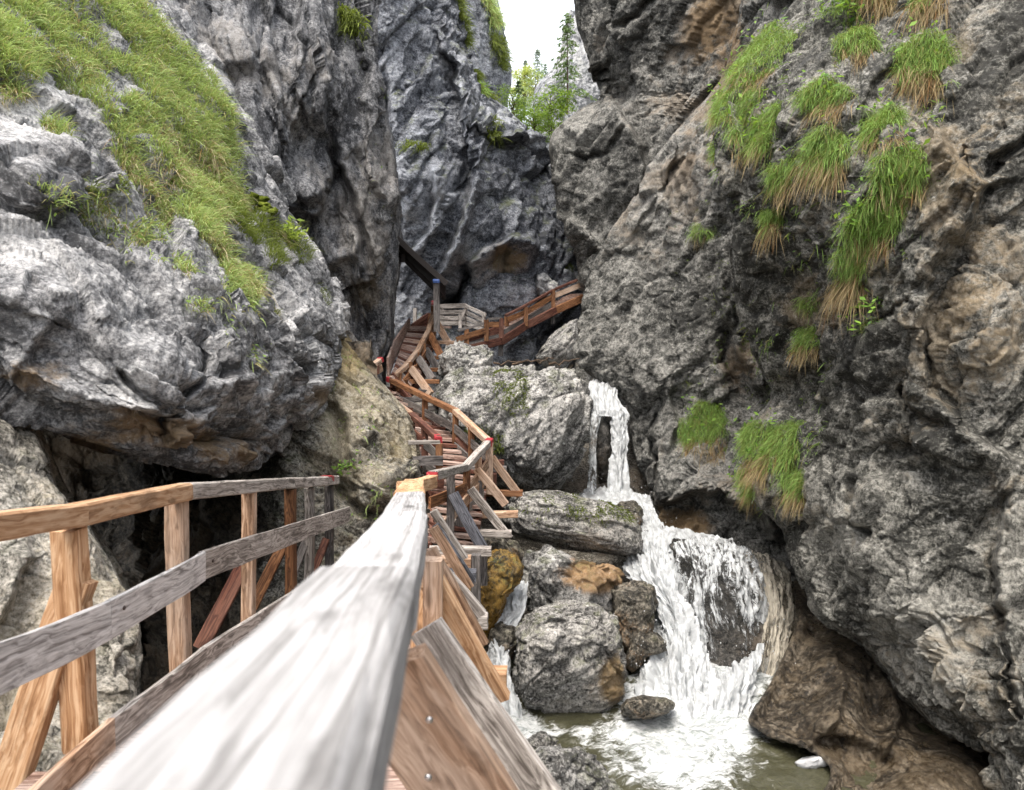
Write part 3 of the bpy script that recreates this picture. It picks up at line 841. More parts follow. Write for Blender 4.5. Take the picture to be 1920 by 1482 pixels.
# ---- near right cliff with the grass tufts
G = []
for y, xl, dl, dr in [(-520,1640,14,9.5),(-250,1560,13.4,9.2),(-80,1510,12.9,8.9),(0,1490,12.6,8.8),(60,1442,12.4,8.7),(130,1374,12.2,8.6),(200,1342,12,8.5),(270,1340,11.8,8.4),(330,1347,11.7,8.3),(400,1368,11.6,8.2),(480,1364,11.7,8.1),(560,1374,11.9,8),
                      (650,1402,12,7.9),(740,1438,12,7.8),(800,1402,11.9,7.7),(860,1388,11.8,7.6),(930,1402,11.6,7.5),(990,1442,11.3,7.4),(1040,1462,11,7.3),(1100,1494,10.6,7.2),(1150,1512,10.2,7.1),(1200,1575,9.8,7.0),(1255,1622,9.4,6.9),
                      (1310,1668,9,6.8),(1370,1745,8.4,6.7),(1410,1822,7.8,6.6),(1470,1846,7.4,6.5),(1540,1870,7.1,6.4)]:
    xl += 36 if y > 950 else 16
    r = []
    w_ = 2000 - xl
    for fx in (0.1, 0.28, 0.48, 0.7, 1.0, 1.5, 2.2):
        r.append((xl + w_ * fx, y, dl + (dr - dl) * min(fx, 1.6) ** 0.75 - (0.25 if 0.1 < fx < 1 else 0)))
    G.append([(xl+40,y,dl+4.5),(xl-2,y,dl+1.3),(xl,y,dl)] + r)
rock_patch('cliff_right', 'G', M['right'], G, 640, 430, 'near right cliff with hanging grass tufts', seed=101, S=1.15, stepw=7, fr=FR_R, amp=0.62, blocky=1.3, fine=1.5, brown=[(1850,600,130,250,.75),(1830,300,130,120,.6),(1850,100,100,100,.4),(1480,620,60,120,.5),(1860,1200,60,300,.5)], pale=[(1880,620,90,180,.5),(1690,1130,120,130,.5),(1760,1230,60,80,.8),(1890,1050,50,150,.5),(1600,1000,50,40,.5),(1620,700,80,60,-.5),(1500,560,80,120,-.4),(1750,800,60,60,-.5)],
  bumps=[(1840,620,90,170,.55),(1650,1060,150,170,.5),(1760,1290,80,90,.35),(1620,720,90,80,.3),(1500,120,100,90,.3),(1600,300,120,120,.35),(1480,560,80,130,-.45),(1700,880,60,60,-.3),(1890,250,60,100,.25),(1560,860,50,70,-.25)],
  ledges=[([(1925,335),(1850,350),(1830,400),(1765,500),(1744,600),(1748,700),(1800,790),(1880,850),(1960,870)],.55,90),
          ([(1500,720),(1560,690),(1640,620),(1745,540)],.28,60),([(1960,1460),(1885,1330),(1862,1180),(1868,1000),(1900,880)],.4,60),
          ([(1600,760),(1680,750),(1750,770)],.25,40),([(1530,1000),(1600,950),(1700,860),(1760,800)],.28,70),([(1740,230),(1790,290),(1850,350)],.3,60),
          ([(1560,560),(1580,420),(1640,300),(1680,180)],.35,50),([(1420,420),(1500,430),(1560,470)],.25,30),([(1460,240),(1530,220),(1590,180)],.25,30),([(1690,120),(1640,160),(1600,230)],.25,30)],
  cracks=[([(1500,715),(1580,680),(1650,610),(1750,535)],.22,6),([(1840,340),(1870,300),(1930,250)],.3,8),([(1860,1000),(1866,1150),(1890,1300),(1925,1400)],.3,9),
          ([(1690,700),(1720,780),(1800,800)],.25,10),([(1620,900),(1600,960),(1630,1010)],.2,7)])

# ---- water-worn rock under the right cliff
H = []
for y, xl, dl, dr in [(1090,1485,12.6,11.4),(1160,1502,11.6,11.0),(1200,1488,11.0,10.7),(1240,1470,10.6,10.3),(1290,1444,9.95,9.7),(1340,1412,9.3,9.15),(1365,1420,9.0,8.9),(1400,1510,8.65,8.4),(1435,1560,8.3,8.05),(1475,1556,7.95,7.65),(1520,1510,7.5,7.25),(1600,1480,6.9,6.6)]:
    dl -= .2; dr -= .2
    r = [(xl+w, y, dl*(1-f)+dr*f + 0.25*math.sin(f*9)) for w, f in ((30,.1),(90,.3),(160,.5),(240,.7),(340,.85),(470,1))]
    H.append([(xl+6,y,dl+3),(xl-4,y,dl+.5),(xl,y,dl)] + r)
rock_patch('cliff_scoured', 'H', M['scour'], H, 260, 300, 'brown water worn rock under the right cliff beside the pool', seed=113, S=0.9, fr=frame((0.5,0.2,0.85),(3,1.4,.7)), amp=0.32, blocky=0.35,
  bumps=[(1560,1230,60,60,.35),(1640,1330,30,110,-.4),(1720,1400,60,60,-.3)], ledges=[([(1560,1190),(1590,1300),(1540,1390),(1500,1440)],.3,40),([(1640,1240),(1690,1340),(1650,1440)],.3,40)], cracks=[])

# cliffs that carry on beside and behind the camera
def side_wall(name, x, y0, y1, z0, z1, key, lean, seed, label, mat):
    nr, nc = 60, 70
    zz, yy = np.meshgrid(np.linspace(z0, z1, nr), np.linspace(y0, y1, nc), indexing='ij')
    t_ = (yy - y0) / (y1 - y0)
    X = x[0] * (1 - t_) + x[1] * t_ + lean * (zz - z0)
    V = np.stack([X, yy, zz], -1).reshape(-1, 3)
    V[:, 0] += rock_disp(V, seed, 2.0, FR_C, 0.8)
    tag(mesh_np(name, V, grid_faces(nr, nc), mat), label, None, None, 'structure')
side_wall('cliff_behind_left', (-7.5, -5.2), -16, 3.4, -6, 9, None, -0.12, 121, 'cliff carrying on left behind the viewpoint', M['overhang'])
side_wall('cliff_behind_right', (9.0, 7.6), -16, 6.0, -6, 9, None, 0.10, 123, 'cliff carrying on right behind the viewpoint', M['right'])

# forested slope far beyond the gap
xs = np.linspace(-40, 40, 60); zs = np.linspace(-2, 1, 30)
FX, FT = np.meshgrid(xs, np.linspace(0, 1, 40))
Vs = np.stack([FX, 72 + 60 * FT, 4 + 24 * FT + 0.02 * FX], -1).reshape(-1, 3)
Vs[:, 2] += 2.0 * fbm(Vs * 0.12, 4, 5)
tag(mesh_np('hillside', Vs, grid_faces(40, 60), M['forest']), 'wooded slope far beyond the gap', None, None, 'structure')

# ------------------------------------------------------------------ boulders in the stream
BL = []
def bld(*a, **k):
    o = boulder('boulder', *a, **k)
    BL.append(o); return o
bld(M['pale_boulder'], [(805,735),(830,705),(870,690),(940,684),(1000,684),(1060,692),(1100,712),(1112,760),(1108,820),(1085,880),(1050,915),(1010,926),(960,924),(920,905),(880,870),(835,830),(812,790)],
    16.4, 1.9, 'huge pale boulder beside the stairs left of the upper waterfall', 201, sub=7, S=1.0, fr=FR_D, amp=0.75, tilt=0.12, blocky=1.3)
bld(M['pale_boulder'], [(822,668),(838,648),(862,642),(885,652),(905,648),(921,660),(918,690),(895,705),(850,712),(825,705)], 17.4, .7, 'small white knobbly rock on top of the huge boulder by the upper stairs', 203, sub=6, S=.6, amp=.7)
bld(M['boulder'], [(948,950),(965,928),(1010,924),(1080,936),(1140,944),(1175,958),(1198,985),(1210,1010),(1212,1040),(1185,1046),(1120,1034),(1040,1020),(985,1008),(955,1000),(938,978)],
    13.2, 1.1, 'flat mossy slab bridging the dark hollow below the huge boulder', 207, sub=7, S=.8, fr=frame((1,0,-.2),(2.4,1,.6)), amp=.5, pw=3.4)
bld(M['boulder_wet'], [(1150,952),(1165,941),(1190,940),(1204,955),(1206,980),(1195,996),(1165,996),(1150,975)], 13.9, .4, 'small round dark rock at the right end of the flat mossy slab', 209, sub=5, S=.5, amp=.5)
bld(M['pale_boulder'], [(988,1060),(1000,1042),(1040,1034),(1090,1048),(1140,1062),(1165,1078),(1175,1110),(1172,1160),(1120,1180),(1040,1170),(992,1150),(984,1105)],
    11.6, .85, 'middle boulder with an orange stained top behind the front boulder', 211, sub=6, S=.7, amp=.75, pw=3.4, blocky=1.4, brown=[(1115,1075,60,30,3.0)])
bld(M['boulder_wet'], [(1145,1105),(1170,1096),(1205,1092),(1226,1098),(1234,1140),(1230,1190),(1214,1232),(1185,1240),(1165,1215),(1150,1170)],
    11.0, .6, 'dark brown upright boulder right of the orange topped one', 213, sub=6, S=.6, amp=.5, pw=3.4)
bld(M['boulder'], [(962,1235),(966,1190),(985,1155),(1020,1137),(1075,1133),(1120,1142),(1148,1165),(1162,1200),(1172,1240),(1178,1275),(1168,1310),(1135,1335),(1080,1345),(1020,1348),(980,1335),(964,1290)],
    9.95, .85, 'big front boulder with a rounded pale top at the pool edge', 217, sub=7, S=.75, fr=frame((1,0,.35),(1.8,1,.7)), amp=.62, pw=3.2, blocky=1.3, brown=[(1150,1275,25,50,1.6)], pale=[(1060,1190,80,35,.5)])
bld(M['boulder_wet'], [(1160,1325),(1175,1310),(1210,1306),(1250,1308),(1266,1318),(1262,1332),(1230,1345),(1185,1348),(1165,1342)], 9.3, .35, 'low wet brown rock right of the front boulder', 219, sub=5, S=.4, amp=.5, pw=3.5)
bld(M['pale_boulder'], [(965,1440),(985,1412),(1010,1395),(1045,1402),(1080,1400),(1110,1425),(1140,1450),(1170,1490),(1180,1560),(960,1560),(950,1490)], 8.0, .55, 'broken pale rock at the bottom of the picture beside the walkway brace', 223, sub=6, S=.5, amp=.8, blocky=1.4)
bld(M['boulder'], [(990,1395),(1005,1380),(1030,1378),(1048,1388),(1045,1404),(1015,1412),(992,1408)], 8.5, .2, 'small grey stone behind the broken pale rock', 225, sub=5, S=.35, amp=.8)
bld(M['ochre'], [(905,1035),(940,1020),(968,1038),(982,1062),(975,1095),(948,1120),(935,1170),(915,1205),(895,1210),(880,1150),(885,1080)], 10.6, .6, 'ochre algae covered rock under the walkway braces', 227, sub=6, S=.5, amp=.8)
bld(M['boulder_wet'], [(918,1180),(940,1165),(968,1172),(975,1210),(962,1240),(930,1248),(912,1220)], 10.35, .4, 'wet dark rock in the small side cascade', 229, sub=5, S=.45, amp=.7)
bld(M['boulder_wet'], [(895,1010),(930,1000),(970,1015),(985,1045),(960,1060),(910,1050)], 12.0, .5, 'grey rock below the joists beside the dark hollow', 231, sub=5, S=.5, amp=.8)
bld(M['dark_wet'], [(1255,1055),(1290,1022),(1340,1012),(1385,1030),(1420,1062),(1445,1110),(1455,1170),(1445,1235),(1420,1300),(1365,1335),(1310,1310),(1300,1230),(1280,1180),(1262,1130)],
    11.75, .6, 'dark wet boulder under the main cascade', 233, sub=7, S=.8, amp=.5, tilt=.7)
bld(M['dark_wet'], [(1254,1022),(1266,1010),(1284,1012),(1292,1030),(1285,1052),(1262,1056)], 12.55, .25, 'small dark knob poking out at the lip of the main cascade', 235, sub=5, S=.3, amp=.5)
bld(M['dark_wet'], [(1120,790),(1135,772),(1146,790),(1146,860),(1140,905),(1122,910),(1118,850)], 17.1, .4, 'dark rock splitting the upper waterfall in two', 237, sub=5, S=.5, amp=.5)
bld(M['boulder_wet'], [(1180,1195),(1200,1180),(1235,1185),(1255,1205),(1250,1222),(1215,1235),(1185,1262),(1165,1250)], 10.6, .4, 'dark wet rock at the foot of the upright brown boulder', 239, sub=5, S=.4, amp=.7)
# behind the upper walkway
bld(M['centre'], [(858,600),(862,545),(885,505),(925,482),(975,484),(1005,510),(1018,545),(1012,590),(985,615),(930,625),(880,622)], 25.6, 1.2, 'blue grey boulder wedged behind the grey fence', 241, sub=6, S=1.2, amp=.6)
bld(M['centre'], [(960,500),(990,474),(1040,472),(1085,492),(1105,520),(1100,560),(1060,575),(1000,560),(970,530)], 27.2, 1.4, 'dark slab under the cliff behind the far walkway', 243, sub=6, S=1.2, amp=.5)
bld(M['far_cliff'], [(1003,535),(1008,518),(1024,515),(1034,524),(1046,530),(1050,552),(1035,562),(1012,556)], 25.0, .5, 'small white rock above the far walkway', 245, sub=5, S=.6, amp=.6)
bld(M['pale_boulder'], [(1005,668),(1030,638),(1062,610),(1080,600),(1090,625),(1086,665),(1060,690),(1030,694)], 23.6, 1.0, 'pale tilted slab below the far walkway', 247, sub=6, S=1.1, amp=.5, fr=FR_D)
bld(M['centre'], [(930,690),(935,648),(970,630),(1010,628),(1015,660),(1005,690)], 24.3, 1.0, 'grey rock in shade below the far walkway', 249, sub=6, S=1.1, amp=.5)
bld(M['boulder'], [(845,640),(860,628),(890,632),(905,650),(880,660),(850,655)], 22.5, .6, 'low grey rock at the foot of the far walkway', 251, sub=5, S=.6, amp=.6)
# ------------------------------------------------------------------ water
POOL_Z = -4.72
xs = np.linspace(-1.0, 5.2, 260); ys = np.linspace(4.5, 12.4, 300)
PX, PY = np.meshgrid(xs, ys)
Vp = np.stack([PX, PY, np.full_like(PX, POOL_Z)], -1).reshape(-1, 3)
ppx, ppy = proj(Vp)
def gauss(cx, cy, rx, ry): return np.exp(-((ppx - cx) / rx) ** 2 - ((ppy - cy) / ry) ** 2)
foam = 0.50 * gauss(1290, 1300, 150, 60) + 0.36 * gauss(1290, 1380, 160, 60) + 0.30 * gauss(1300, 1470, 150, 60) + 0.45 * gauss(960, 1350, 60, 35) + 0.22 * gauss(1030, 1375, 90, 20) + 0.22 * gauss(1400, 1350, 80, 40) + .12 * gauss(1150, 1420, 90, 60) + .5 * gauss(1380, 1255, 90, 30)
foam = np.clip(foam, 0, 0.5) + 0.14
turb = np.clip(foam, 0, 0.7)
Vp[:, 2] += turb * (0.16 * fbm(Vp * np.array([2.2, 2.2, 1]), 5, 401, 0.6)) + 0.03 * fbm(Vp * 3.0, 3, 405) + 0.10 * gauss(1300, 1270, 150, 50)
pool = mesh_np('water', Vp, grid_faces(len(ys), len(xs)), M['pool'], col=np.stack([foam, foam, foam], 1))
tag(pool, 'murky green brown pool streaked with white foam', None, None, 'structure')

def fall(name, mat, ctrl, nr, nc, label, seed, amp=0.08, edge=0.25, base=0.5, vscale=1.0, kind='structure', parent=None, thin=()):
    C = spread(ctrl, nr, nc)
    V = P(C[..., 0], C[..., 1], C[..., 2])
    # flow coordinates in metres
    du = np.linalg.norm(np.diff(V, axis=1), axis=-1)
    dv = np.linalg.norm(np.diff(V, axis=0), axis=-1)
    u = np.concatenate([np.zeros((nr, 1)), np.cumsum(du, 1)], 1)
    w = u[:, -1].mean()
    u = np.linspace(0, w, nc)[None, :].repeat(nr, 0) + seed * 1.7
    v = np.concatenate([np.zeros((1, nc)), np.cumsum(dv, 0)], 0)
    N = np.cross(np.gradient(V, axis=0), np.gradient(V, axis=1))
    N /= np.linalg.norm(N, axis=-1, keepdims=True) + 1e-9
    if -(N * V).sum(-1).mean() < 0: N = -N
    q = np.stack([u.ravel() * 7, v.ravel() * 1.1, np.full(u.size, seed * 3.1)], 1)
    q2 = np.stack([u.ravel() * 16, v.ravel() * 5.0, np.full(u.size, seed * 1.3)], 1)
    ds = amp * (fbm(q, 4, seed, 0.6) + 0.6 * fbm(q2, 4, seed + 9, 0.65)).reshape(u.shape)
    V = V + N * ds[..., None]
    s = np.linspace(0, 1, nc)[None, :].repeat(nr, 0)
    tt = np.linspace(0, 1, nr)[:, None].repeat(nc, 1)
    er = np.minimum(s, 1 - s)
    e = base - 0.40 * np.exp(-(er / (edge * 0.35)) ** 2) 
    for (cs, ct, rs, rt, a) in thin: e = e - a * np.exp(-((s - cs) / rs) ** 2 - ((tt - ct) / rt) ** 2)
    o = mesh_np(name, V.reshape(-1, 3), grid_faces(nr, nc), mat, parent, col=np.stack([e.ravel()] * 3, 1), uv=np.stack([u.ravel(), v.ravel()], 1))
    if parent is None: tag(o, label, None, None, kind)
    return o

fall('waterfall', M['fall'], [[(1103,714,18.0),(1125,712,18.0),(1145,713,18.0),(1162,720,18.0)],[(1102,735,17.3),(1122,733,17.2),(1143,738,17.2),(1160,748,17.2)],
   [(1106,765,17.0),(1128,762,16.8),(1152,766,16.8),(1182,774,16.9)],[(1108,782,16.9),(1130,780,16.7),(1156,782,16.7),(1184,790,16.8)]], 60, 60, 'top step of the upper waterfall', 3, base=.62, edge=.12, amp=.09)
fall('waterfall', M['fall'], [[(1106,775,16.95),(1118,772,16.8),(1134,776,16.8)],[(1102,815,16.8),(1112,812,16.6),(1126,815,16.6)],[(1098,870,16.6),(1108,868,16.4),(1122,870,16.4)],[(1094,935,16.3),(1108,935,16.1),(1126,935,16.1)]],
   90, 40, 'left strand of the upper waterfall', 5, base=.46, edge=.3, amp=.10)
fall('waterfall', M['fall'], [[(1140,772,16.9),(1160,770,16.7),(1184,776,16.8)],[(1144,815,16.7),(1162,812,16.5),(1182,815,16.6)],[(1140,870,16.4),(1160,868,16.2),(1181,870,16.3)],[(1130,938,16.0),(1156,940,15.8),(1184,938,15.9)]],
   90, 50, 'right strand of the upper waterfall', 7, base=.60, edge=.18, amp=.12)
fall('water', M['fall'], [[(1050,938,16.2),(1100,920,16.4),(1150,916,16.3),(1190,922,16.0),(1222,930,15.8)],[(1058,950,15.2),(1105,942,15.3),(1155,940,15.2),(1195,944,15.0),(1228,950,14.9)],
   [(1120,975,14.6),(1150,968,14.7),(1190,962,14.6),(1212,966,14.4),(1238,972,14.2)],[(1150,1000,14.0),(1172,994,14.0),(1195,988,13.9),(1220,988,13.7),(1250,990,13.5)]], 80, 80, 'white plunge basin below the upper waterfall', 9, base=.66, edge=.08, amp=.10)
fall('water', M['fall'], [[(1172,985,14.0),(1205,985,13.8),(1250,988,13.6),(1300,996,13.5),(1370,1012,13.4)],[(1176,1010,13.4),(1210,1008,13.2),(1258,1006,13.0),(1305,1010,12.9),(1380,1026,12.9)],
   [(1172,1045,12.9),(1205,1040,12.7),(1250,1035,12.4),(1320,1030,12.3),(1400,1046,12.4)]], 60, 90, 'water sliding over the lip of the main cascade', 11, base=.54, edge=.06, amp=.06)
fall('waterfall', M['fall'], [[(1170,1030,13.0),(1195,1026,12.8),(1225,1022,12.6),(1262,1028,12.5)],[(1165,1080,12.4),(1195,1078,12.0),(1235,1078,11.8),(1275,1085,11.8)],[(1215,1135,11.7),(1235,1132,11.4),(1262,1135,11.2),(1292,1142,11.3)],
   [(1222,1200,11.0),(1250,1198,10.7),(1285,1202,10.6),(1325,1212,10.7)],[(1195,1262,10.4),(1240,1265,10.1),(1295,1268,10.0),(1350,1275,10.1)],[(1150,1350,9.9),(1230,1362,9.45),(1300,1362,9.4),(1375,1352,9.6)]],
   150, 90, 'white chute on the left of the main cascade', 13, base=.64, edge=.12, amp=.20)
fall('waterfall', M['veil'], [[(1255,1020,12.35),(1300,1008,12.2),(1350,1008,12.2),(1395,1028,12.3),(1440,1055,12.4)],[(1268,1070,11.7),(1310,1060,11.35),(1360,1060,11.3),(1405,1075,11.5),(1452,1095,11.9)],
   [(1275,1140,11.4),(1315,1130,11.05),(1365,1128,11.0),(1410,1140,11.2),(1462,1155,11.6)],[(1300,1220,11.1),(1335,1210,10.9),(1380,1205,10.85),(1415,1210,11.0),(1455,1215,11.3)],[(1320,1290,10.6),(1350,1285,10.5),(1385,1280,10.5),(1415,1275,10.6),(1440,1270,10.8)]],
   140, 130, 'thin veil of water over the dark cascade boulder', 17, base=.55, edge=.05, amp=.09, thin=[(.45,.85,.25,.22,.19),(.5,.45,.15,.15,.08),(.12,.25,.1,.12,.12)])
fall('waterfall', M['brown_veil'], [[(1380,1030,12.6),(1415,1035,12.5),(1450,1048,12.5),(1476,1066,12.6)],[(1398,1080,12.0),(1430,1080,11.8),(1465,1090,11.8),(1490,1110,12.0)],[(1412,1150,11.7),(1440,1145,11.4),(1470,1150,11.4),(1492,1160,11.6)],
   [(1408,1215,11.2),(1435,1210,10.95),(1462,1212,10.95),(1486,1205,11.2)],[(1400,1270,10.7),(1425,1270,10.5),(1448,1268,10.5),(1470,1262,10.7)]], 130, 70, 'brownish curtain of water at the right of the main cascade', 19, base=.60, edge=.15, amp=.08)
fall('water', M['fall'], [[(1318,1275,10.5),(1355,1255,10.5),(1400,1232,10.6),(1440,1205,10.8)],[(1300,1305,9.9),(1345,1290,9.8),(1390,1270,9.9),(1428,1250,10.2)],[(1290,1368,9.4),(1335,1364,9.35),(1378,1352,9.4),(1412,1335,9.6)]],
   60, 80, 'white churned foam at the foot of the cascade', 23, base=.62, edge=.12, amp=.14)
fall('waterfall', M['fall'], [[(945,1092,11.3),(970,1088,11.3),(992,1096,11.2)],[(944,1120,10.9),(968,1116,10.8),(990,1122,10.8)],[(940,1150,10.5),(962,1146,10.4),(985,1150,10.4)],[(925,1175,10.3),(945,1172,10.2),(968,1180,10.2)]], 60, 40, 'upper drop of the small side cascade behind the braces', 29, base=.66, edge=.22, amp=.14)
fall('waterfall', M['fall'], [[(914,1205,10.25),(930,1196,10.1),(952,1205,10.1)],[(916,1245,10.0),(934,1240,9.85),(960,1245,9.9)],[(925,1290,9.8),(944,1285,9.65),(968,1290,9.7)],[(905,1365,9.5),(950,1368,9.3),(995,1368,9.3)]], 70, 45, 'lower drop of the small side cascade beside the front boulder', 31, base=.66, edge=.22, amp=.14)

# spray thrown up around the falls
def spray():
    v, f = ico(1)
    Vs, Fs, k = [], [], 0
    spots = [(1240,1250,10.2,70,60,.5,200),(1350,1270,10.2,70,40,.4,90),(1150,925,15.9,45,16,.4,120),(1210,1000,13.6,40,25,.4,120),(1440,1210,11.2,30,30,.3,60),(945,1310,9.5,25,35,.3,120)]
    for (cx, cy, d, sx, sy, sd, n) in spots:
        p = P(RNG.normal(cx, sx, n), RNG.normal(cy, sy, n), RNG.normal(d - .25, sd * .5, n))
        r = 0.002 + 0.008 * RNG.random(n) ** 3
        for i in range(n):
            if p[i][2] < POOL_Z: continue
            Vs.append(v * r[i] * np.array([1, 1, RNG.uniform(1, 2.4)]) + p[i]); Fs.append(f + k * len(v)); k += 1
    tag(mesh_np('water_spray', np.concatenate(Vs), np.concatenate(Fs), M['foam']), 'white drops of spray thrown up by the falls', None, None, 'stuff')
spray()
# raft of old foam in the quiet corner of the pool
boulder('foam_raft', M['foam'], [(1488,1430),(1505,1420),(1545,1416),(1566,1422),(1562,1434),(1530,1446),(1495,1447)], 8.42, .18, 'flat raft of white foam floating in the quiet right corner of the pool', 61, sub=5, S=.3, amp=.25, cat='foam', pw=3)
# ------------------------------------------------------------------ timber
def beam(name, p0, p1, w, h, mat, parent, up=(0, 0, 1), ext=0.0, rough=0.004, segs=None, ch=0.10, twist=0.0, sag=0.0):
    """sawn timber from p0 to p1: w across, h along `up`; its own mesh with x along the grain"""
    p0, p1 = Vector(p0), Vector(p1)
    ax = (p1 - p0); L = ax.length; ax.normalize()
    p0 = p0 - ax * ext; p1 = p1 + ax * ext; L += 2 * ext
    upv = Vector(up)
    side = upv.cross(ax)
    if side.length < 1e-4: side = Vector((1, 0, 0)).cross(ax)
    side.normalize()
    upn = ax.cross(side).normalized()
    n = segs or max(3, min(14, int(L / 0.25) + 2))
    c = ch * min(w, h)
    prof = [(-w/2+c,-h/2),(w/2-c,-h/2),(w/2,-h/2+c),(w/2,h/2-c),(w/2-c,h/2),(-w/2+c,h/2),(-w/2,h/2-c),(-w/2,-h/2+c)]
    xs = np.linspace(0, L, n)
    V, F = [], []
    ph = RNG.uniform(0, 6)
    bow = RNG.normal(0, rough * 1.2, 2)
    for k, x in enumerate(xs):
        s = x / L
        oy = bow[0] * math.sin(math.pi * s + ph); oz = bow[1] * math.sin(math.pi * s) - sag * math.sin(math.pi * s)
        for (a, b) in prof:
            V.append((x + (RNG.normal(0, rough * .8) if k in (0, n - 1) else 0), a + oy + RNG.normal(0, rough * .35), b + oz + RNG.normal(0, rough * .35)))
    for k in range(n - 1):
        for j in range(8):
            a, b = k * 8 + j, k * 8 + (j + 1) % 8
            F.append((a, a + 8, b + 8, b))
    e0 = len(V); V.append((0, 0, 0)); V.append((L, 0, 0))
    T = []
    for j in range(8):
        T.append((e0, j, (j + 1) % 8)); T.append((e0 + 1, (n - 1) * 8 + (j + 1) % 8, (n - 1) * 8 + j))
    o = mesh_np(name, np.array(V), [np.array(F)[:, ::-1], np.array(T)[:, ::-1]], mat, None, smooth=False)
    R = Matrix((ax, side, upn)).transposed().to_4x4()
    if parent is not None:
        base = parent
        off = Vector((0, 0, 0))
        while base is not None:
            off += base.location if base.type == 'EMPTY' else Vector((0, 0, 0)); base = base.parent
        o.parent = parent
        R.translation = p0 - off
    else:
        R.translation = p0
    o.matrix_basis = R
    return o

def sub_beam(name, host, p0, p1, w, h, mat, up=(0, 0, 1)):
    """piece fixed on a timber: child of that timber"""
    o = beam(name, p0, p1, w, h, mat, None, up)
    mw = o.matrix_basis.copy()
    hm = host.matrix_basis.copy()
    b = host.parent
    if b is not None: hm = Matrix.Translation(b.location) @ hm
    o.parent = host
    o.matrix_basis = hm.inverted() @ mw
    return o

def lerp(a, b, t): return a + (b - a) * t
def along(pts, t):
    """point at fraction t of a polyline of (px,py,d)"""
    pts = [np.array(p, float) for p in pts]
    L = [np.linalg.norm(P(*b) - P(*a)) for a, b in zip(pts, pts[1:])]
    s = t * sum(L)
    for k, l in enumerate(L):
        if s <= l or k == len(L) - 1:
            return P(*(pts[k] + (pts[k + 1] - pts[k]) * min(1, s / l)))
        s -= l

# ---- left railing, beside the cave
rl = thing('wooden_railing', 'long grey and orange wooden railing in front of the dark cave', 'railing', V3(130, 1390, 3.6))
TL = [(-60, 995, 2.75), (145, 966, 3.62), (345, 922, 4.9), (470, 911, 6.4), (545, 906, 7.8), (628, 900, 9.6)]
Q = [V3(*p) for p in TL]
RAILM = [M['w_fresh'], M['w_fresh'], M['w_grey'], M['w_grey'], M['w_grey']]
lh = None
for k, (i, j, m) in enumerate([(0, 1, 'w_fresh'), (1, 2, 'w_fresh'), (2, 4, 'w_grey'), (4, 5, 'w_grey')]):
    lh = beam('handrail', Q[i], Q[j], .10, .105, M[m], rl, ext=.004)
a = Q[4].lerp(Q[5], .72); b_ = Q[4].lerp(Q[5], .86)
sub_beam('red_mark', lh, a, b_, .106, .111, M['red_paint'])
mid = [(-60, 1262, 2.72), (172, 1162, 3.7), (354, 1062, 5.0), (470, 1025, 6.35), (545, 1000, 7.75), (642, 964, 9.75)]
low = [(-60, 1600, 2.6), (70, 1500, 3.05), (180, 1378, 3.65), (358, 1238, 4.9), (470, 1166, 6.35), (545, 1115, 7.75), (642, 1054, 9.7)]
inn = Vector((.075, 0, 0))
MBS = []
for k, (i, j, m) in enumerate([(0, 1, 'w_white'), (1, 2, 'w_white'), (2, 5, 'w_grey')]):
    mb_ = beam('middle_board', V3(*mid[i]) + inn + Vector((.012 * (k % 2), 0, 0)), V3(*mid[j]) + inn + Vector((.012 * (k % 2), 0, 0)), .032, .185, M[m], rl, rough=.006, sag=.01)
    MBS.append(mb_)
def bolts(host, par, spots, r=.012):
    v, f = ico(2)
    hm = Matrix.Translation(par.location) @ host.matrix_basis
    for c in spots:
        bo = mesh_np('bolt', v * np.array([r * .6, r, r]), f, M['bolt_dark'])
        bo.parent = host
        bo.matrix_basis = hm.inverted() @ Matrix.Translation(c)
for k, (i, j, m) in enumerate([(0, 2, 'w_tan'), (2, 3, 'w_grey'), (3, 6, 'w_grey')]):
    beam('toe_board', V3(*low[i]) + inn, V3(*low[j]) + inn, .034, .16, M[m], rl, rough=.005)
for (x0, y0, x1, y1, d, m, w) in [(128, 992, 152, 1400, 3.62, 'w_fresh', .125), (331, 940, 339, 1260, 4.92, 'w_tan', .115), (467, 922, 465, 1190, 6.4, 'w_tan', .10), (545, 918, 545, 1135, 7.8, 'w_orange', .10), (579, 915, 579, 1105, 8.6, 'w_grey', .095), (617, 912, 618, 1090, 9.45, 'w_dark', .095)]:
    beam('post', V3(x1, y1, d), V3(x0, y0, d), w, w, M[m], rl, up=(0, 1, 0))
for (x0, y0, x1, y1, d, m, w) in [(150, 1085, 5, 1500, 3.62, 'w_fresh', .155), (472, 1035, 375, 1215, 6.45, 'w_red', .12), (535, 1015, 472, 1140, 7.8, 'w_orange', .11), (578, 1005, 545, 1090, 8.6, 'w_dark', .09), (612, 1010, 585, 1080, 9.4, 'w_red', .09)]:
    beam('brace', V3(x1, y1, d - .15), V3(x0, y0, d + .02), w, .06 if d > 4 else .10, M[m], rl, up=(0, 1, 0))

o1 = inn + Vector((.022, 0, 0))
bolts(MBS[0], rl, [V3(140, 1152, 3.6) + o1, V3(146, 1192, 3.6) + o1, V3(20, 1228, 3.05) + o1])
bolts(MBS[1], rl, [V3(196, 1140, 3.8) + o1, V3(332, 1062, 4.85) + o1, V3(336, 1092, 4.85) + o1])
bolts(MBS[2], rl, [V3(466, 1018, 6.35) + o1, V3(467, 1036, 6.35) + o1, V3(545, 996, 7.75) + o1, V3(372, 1052, 5.15) + o1])

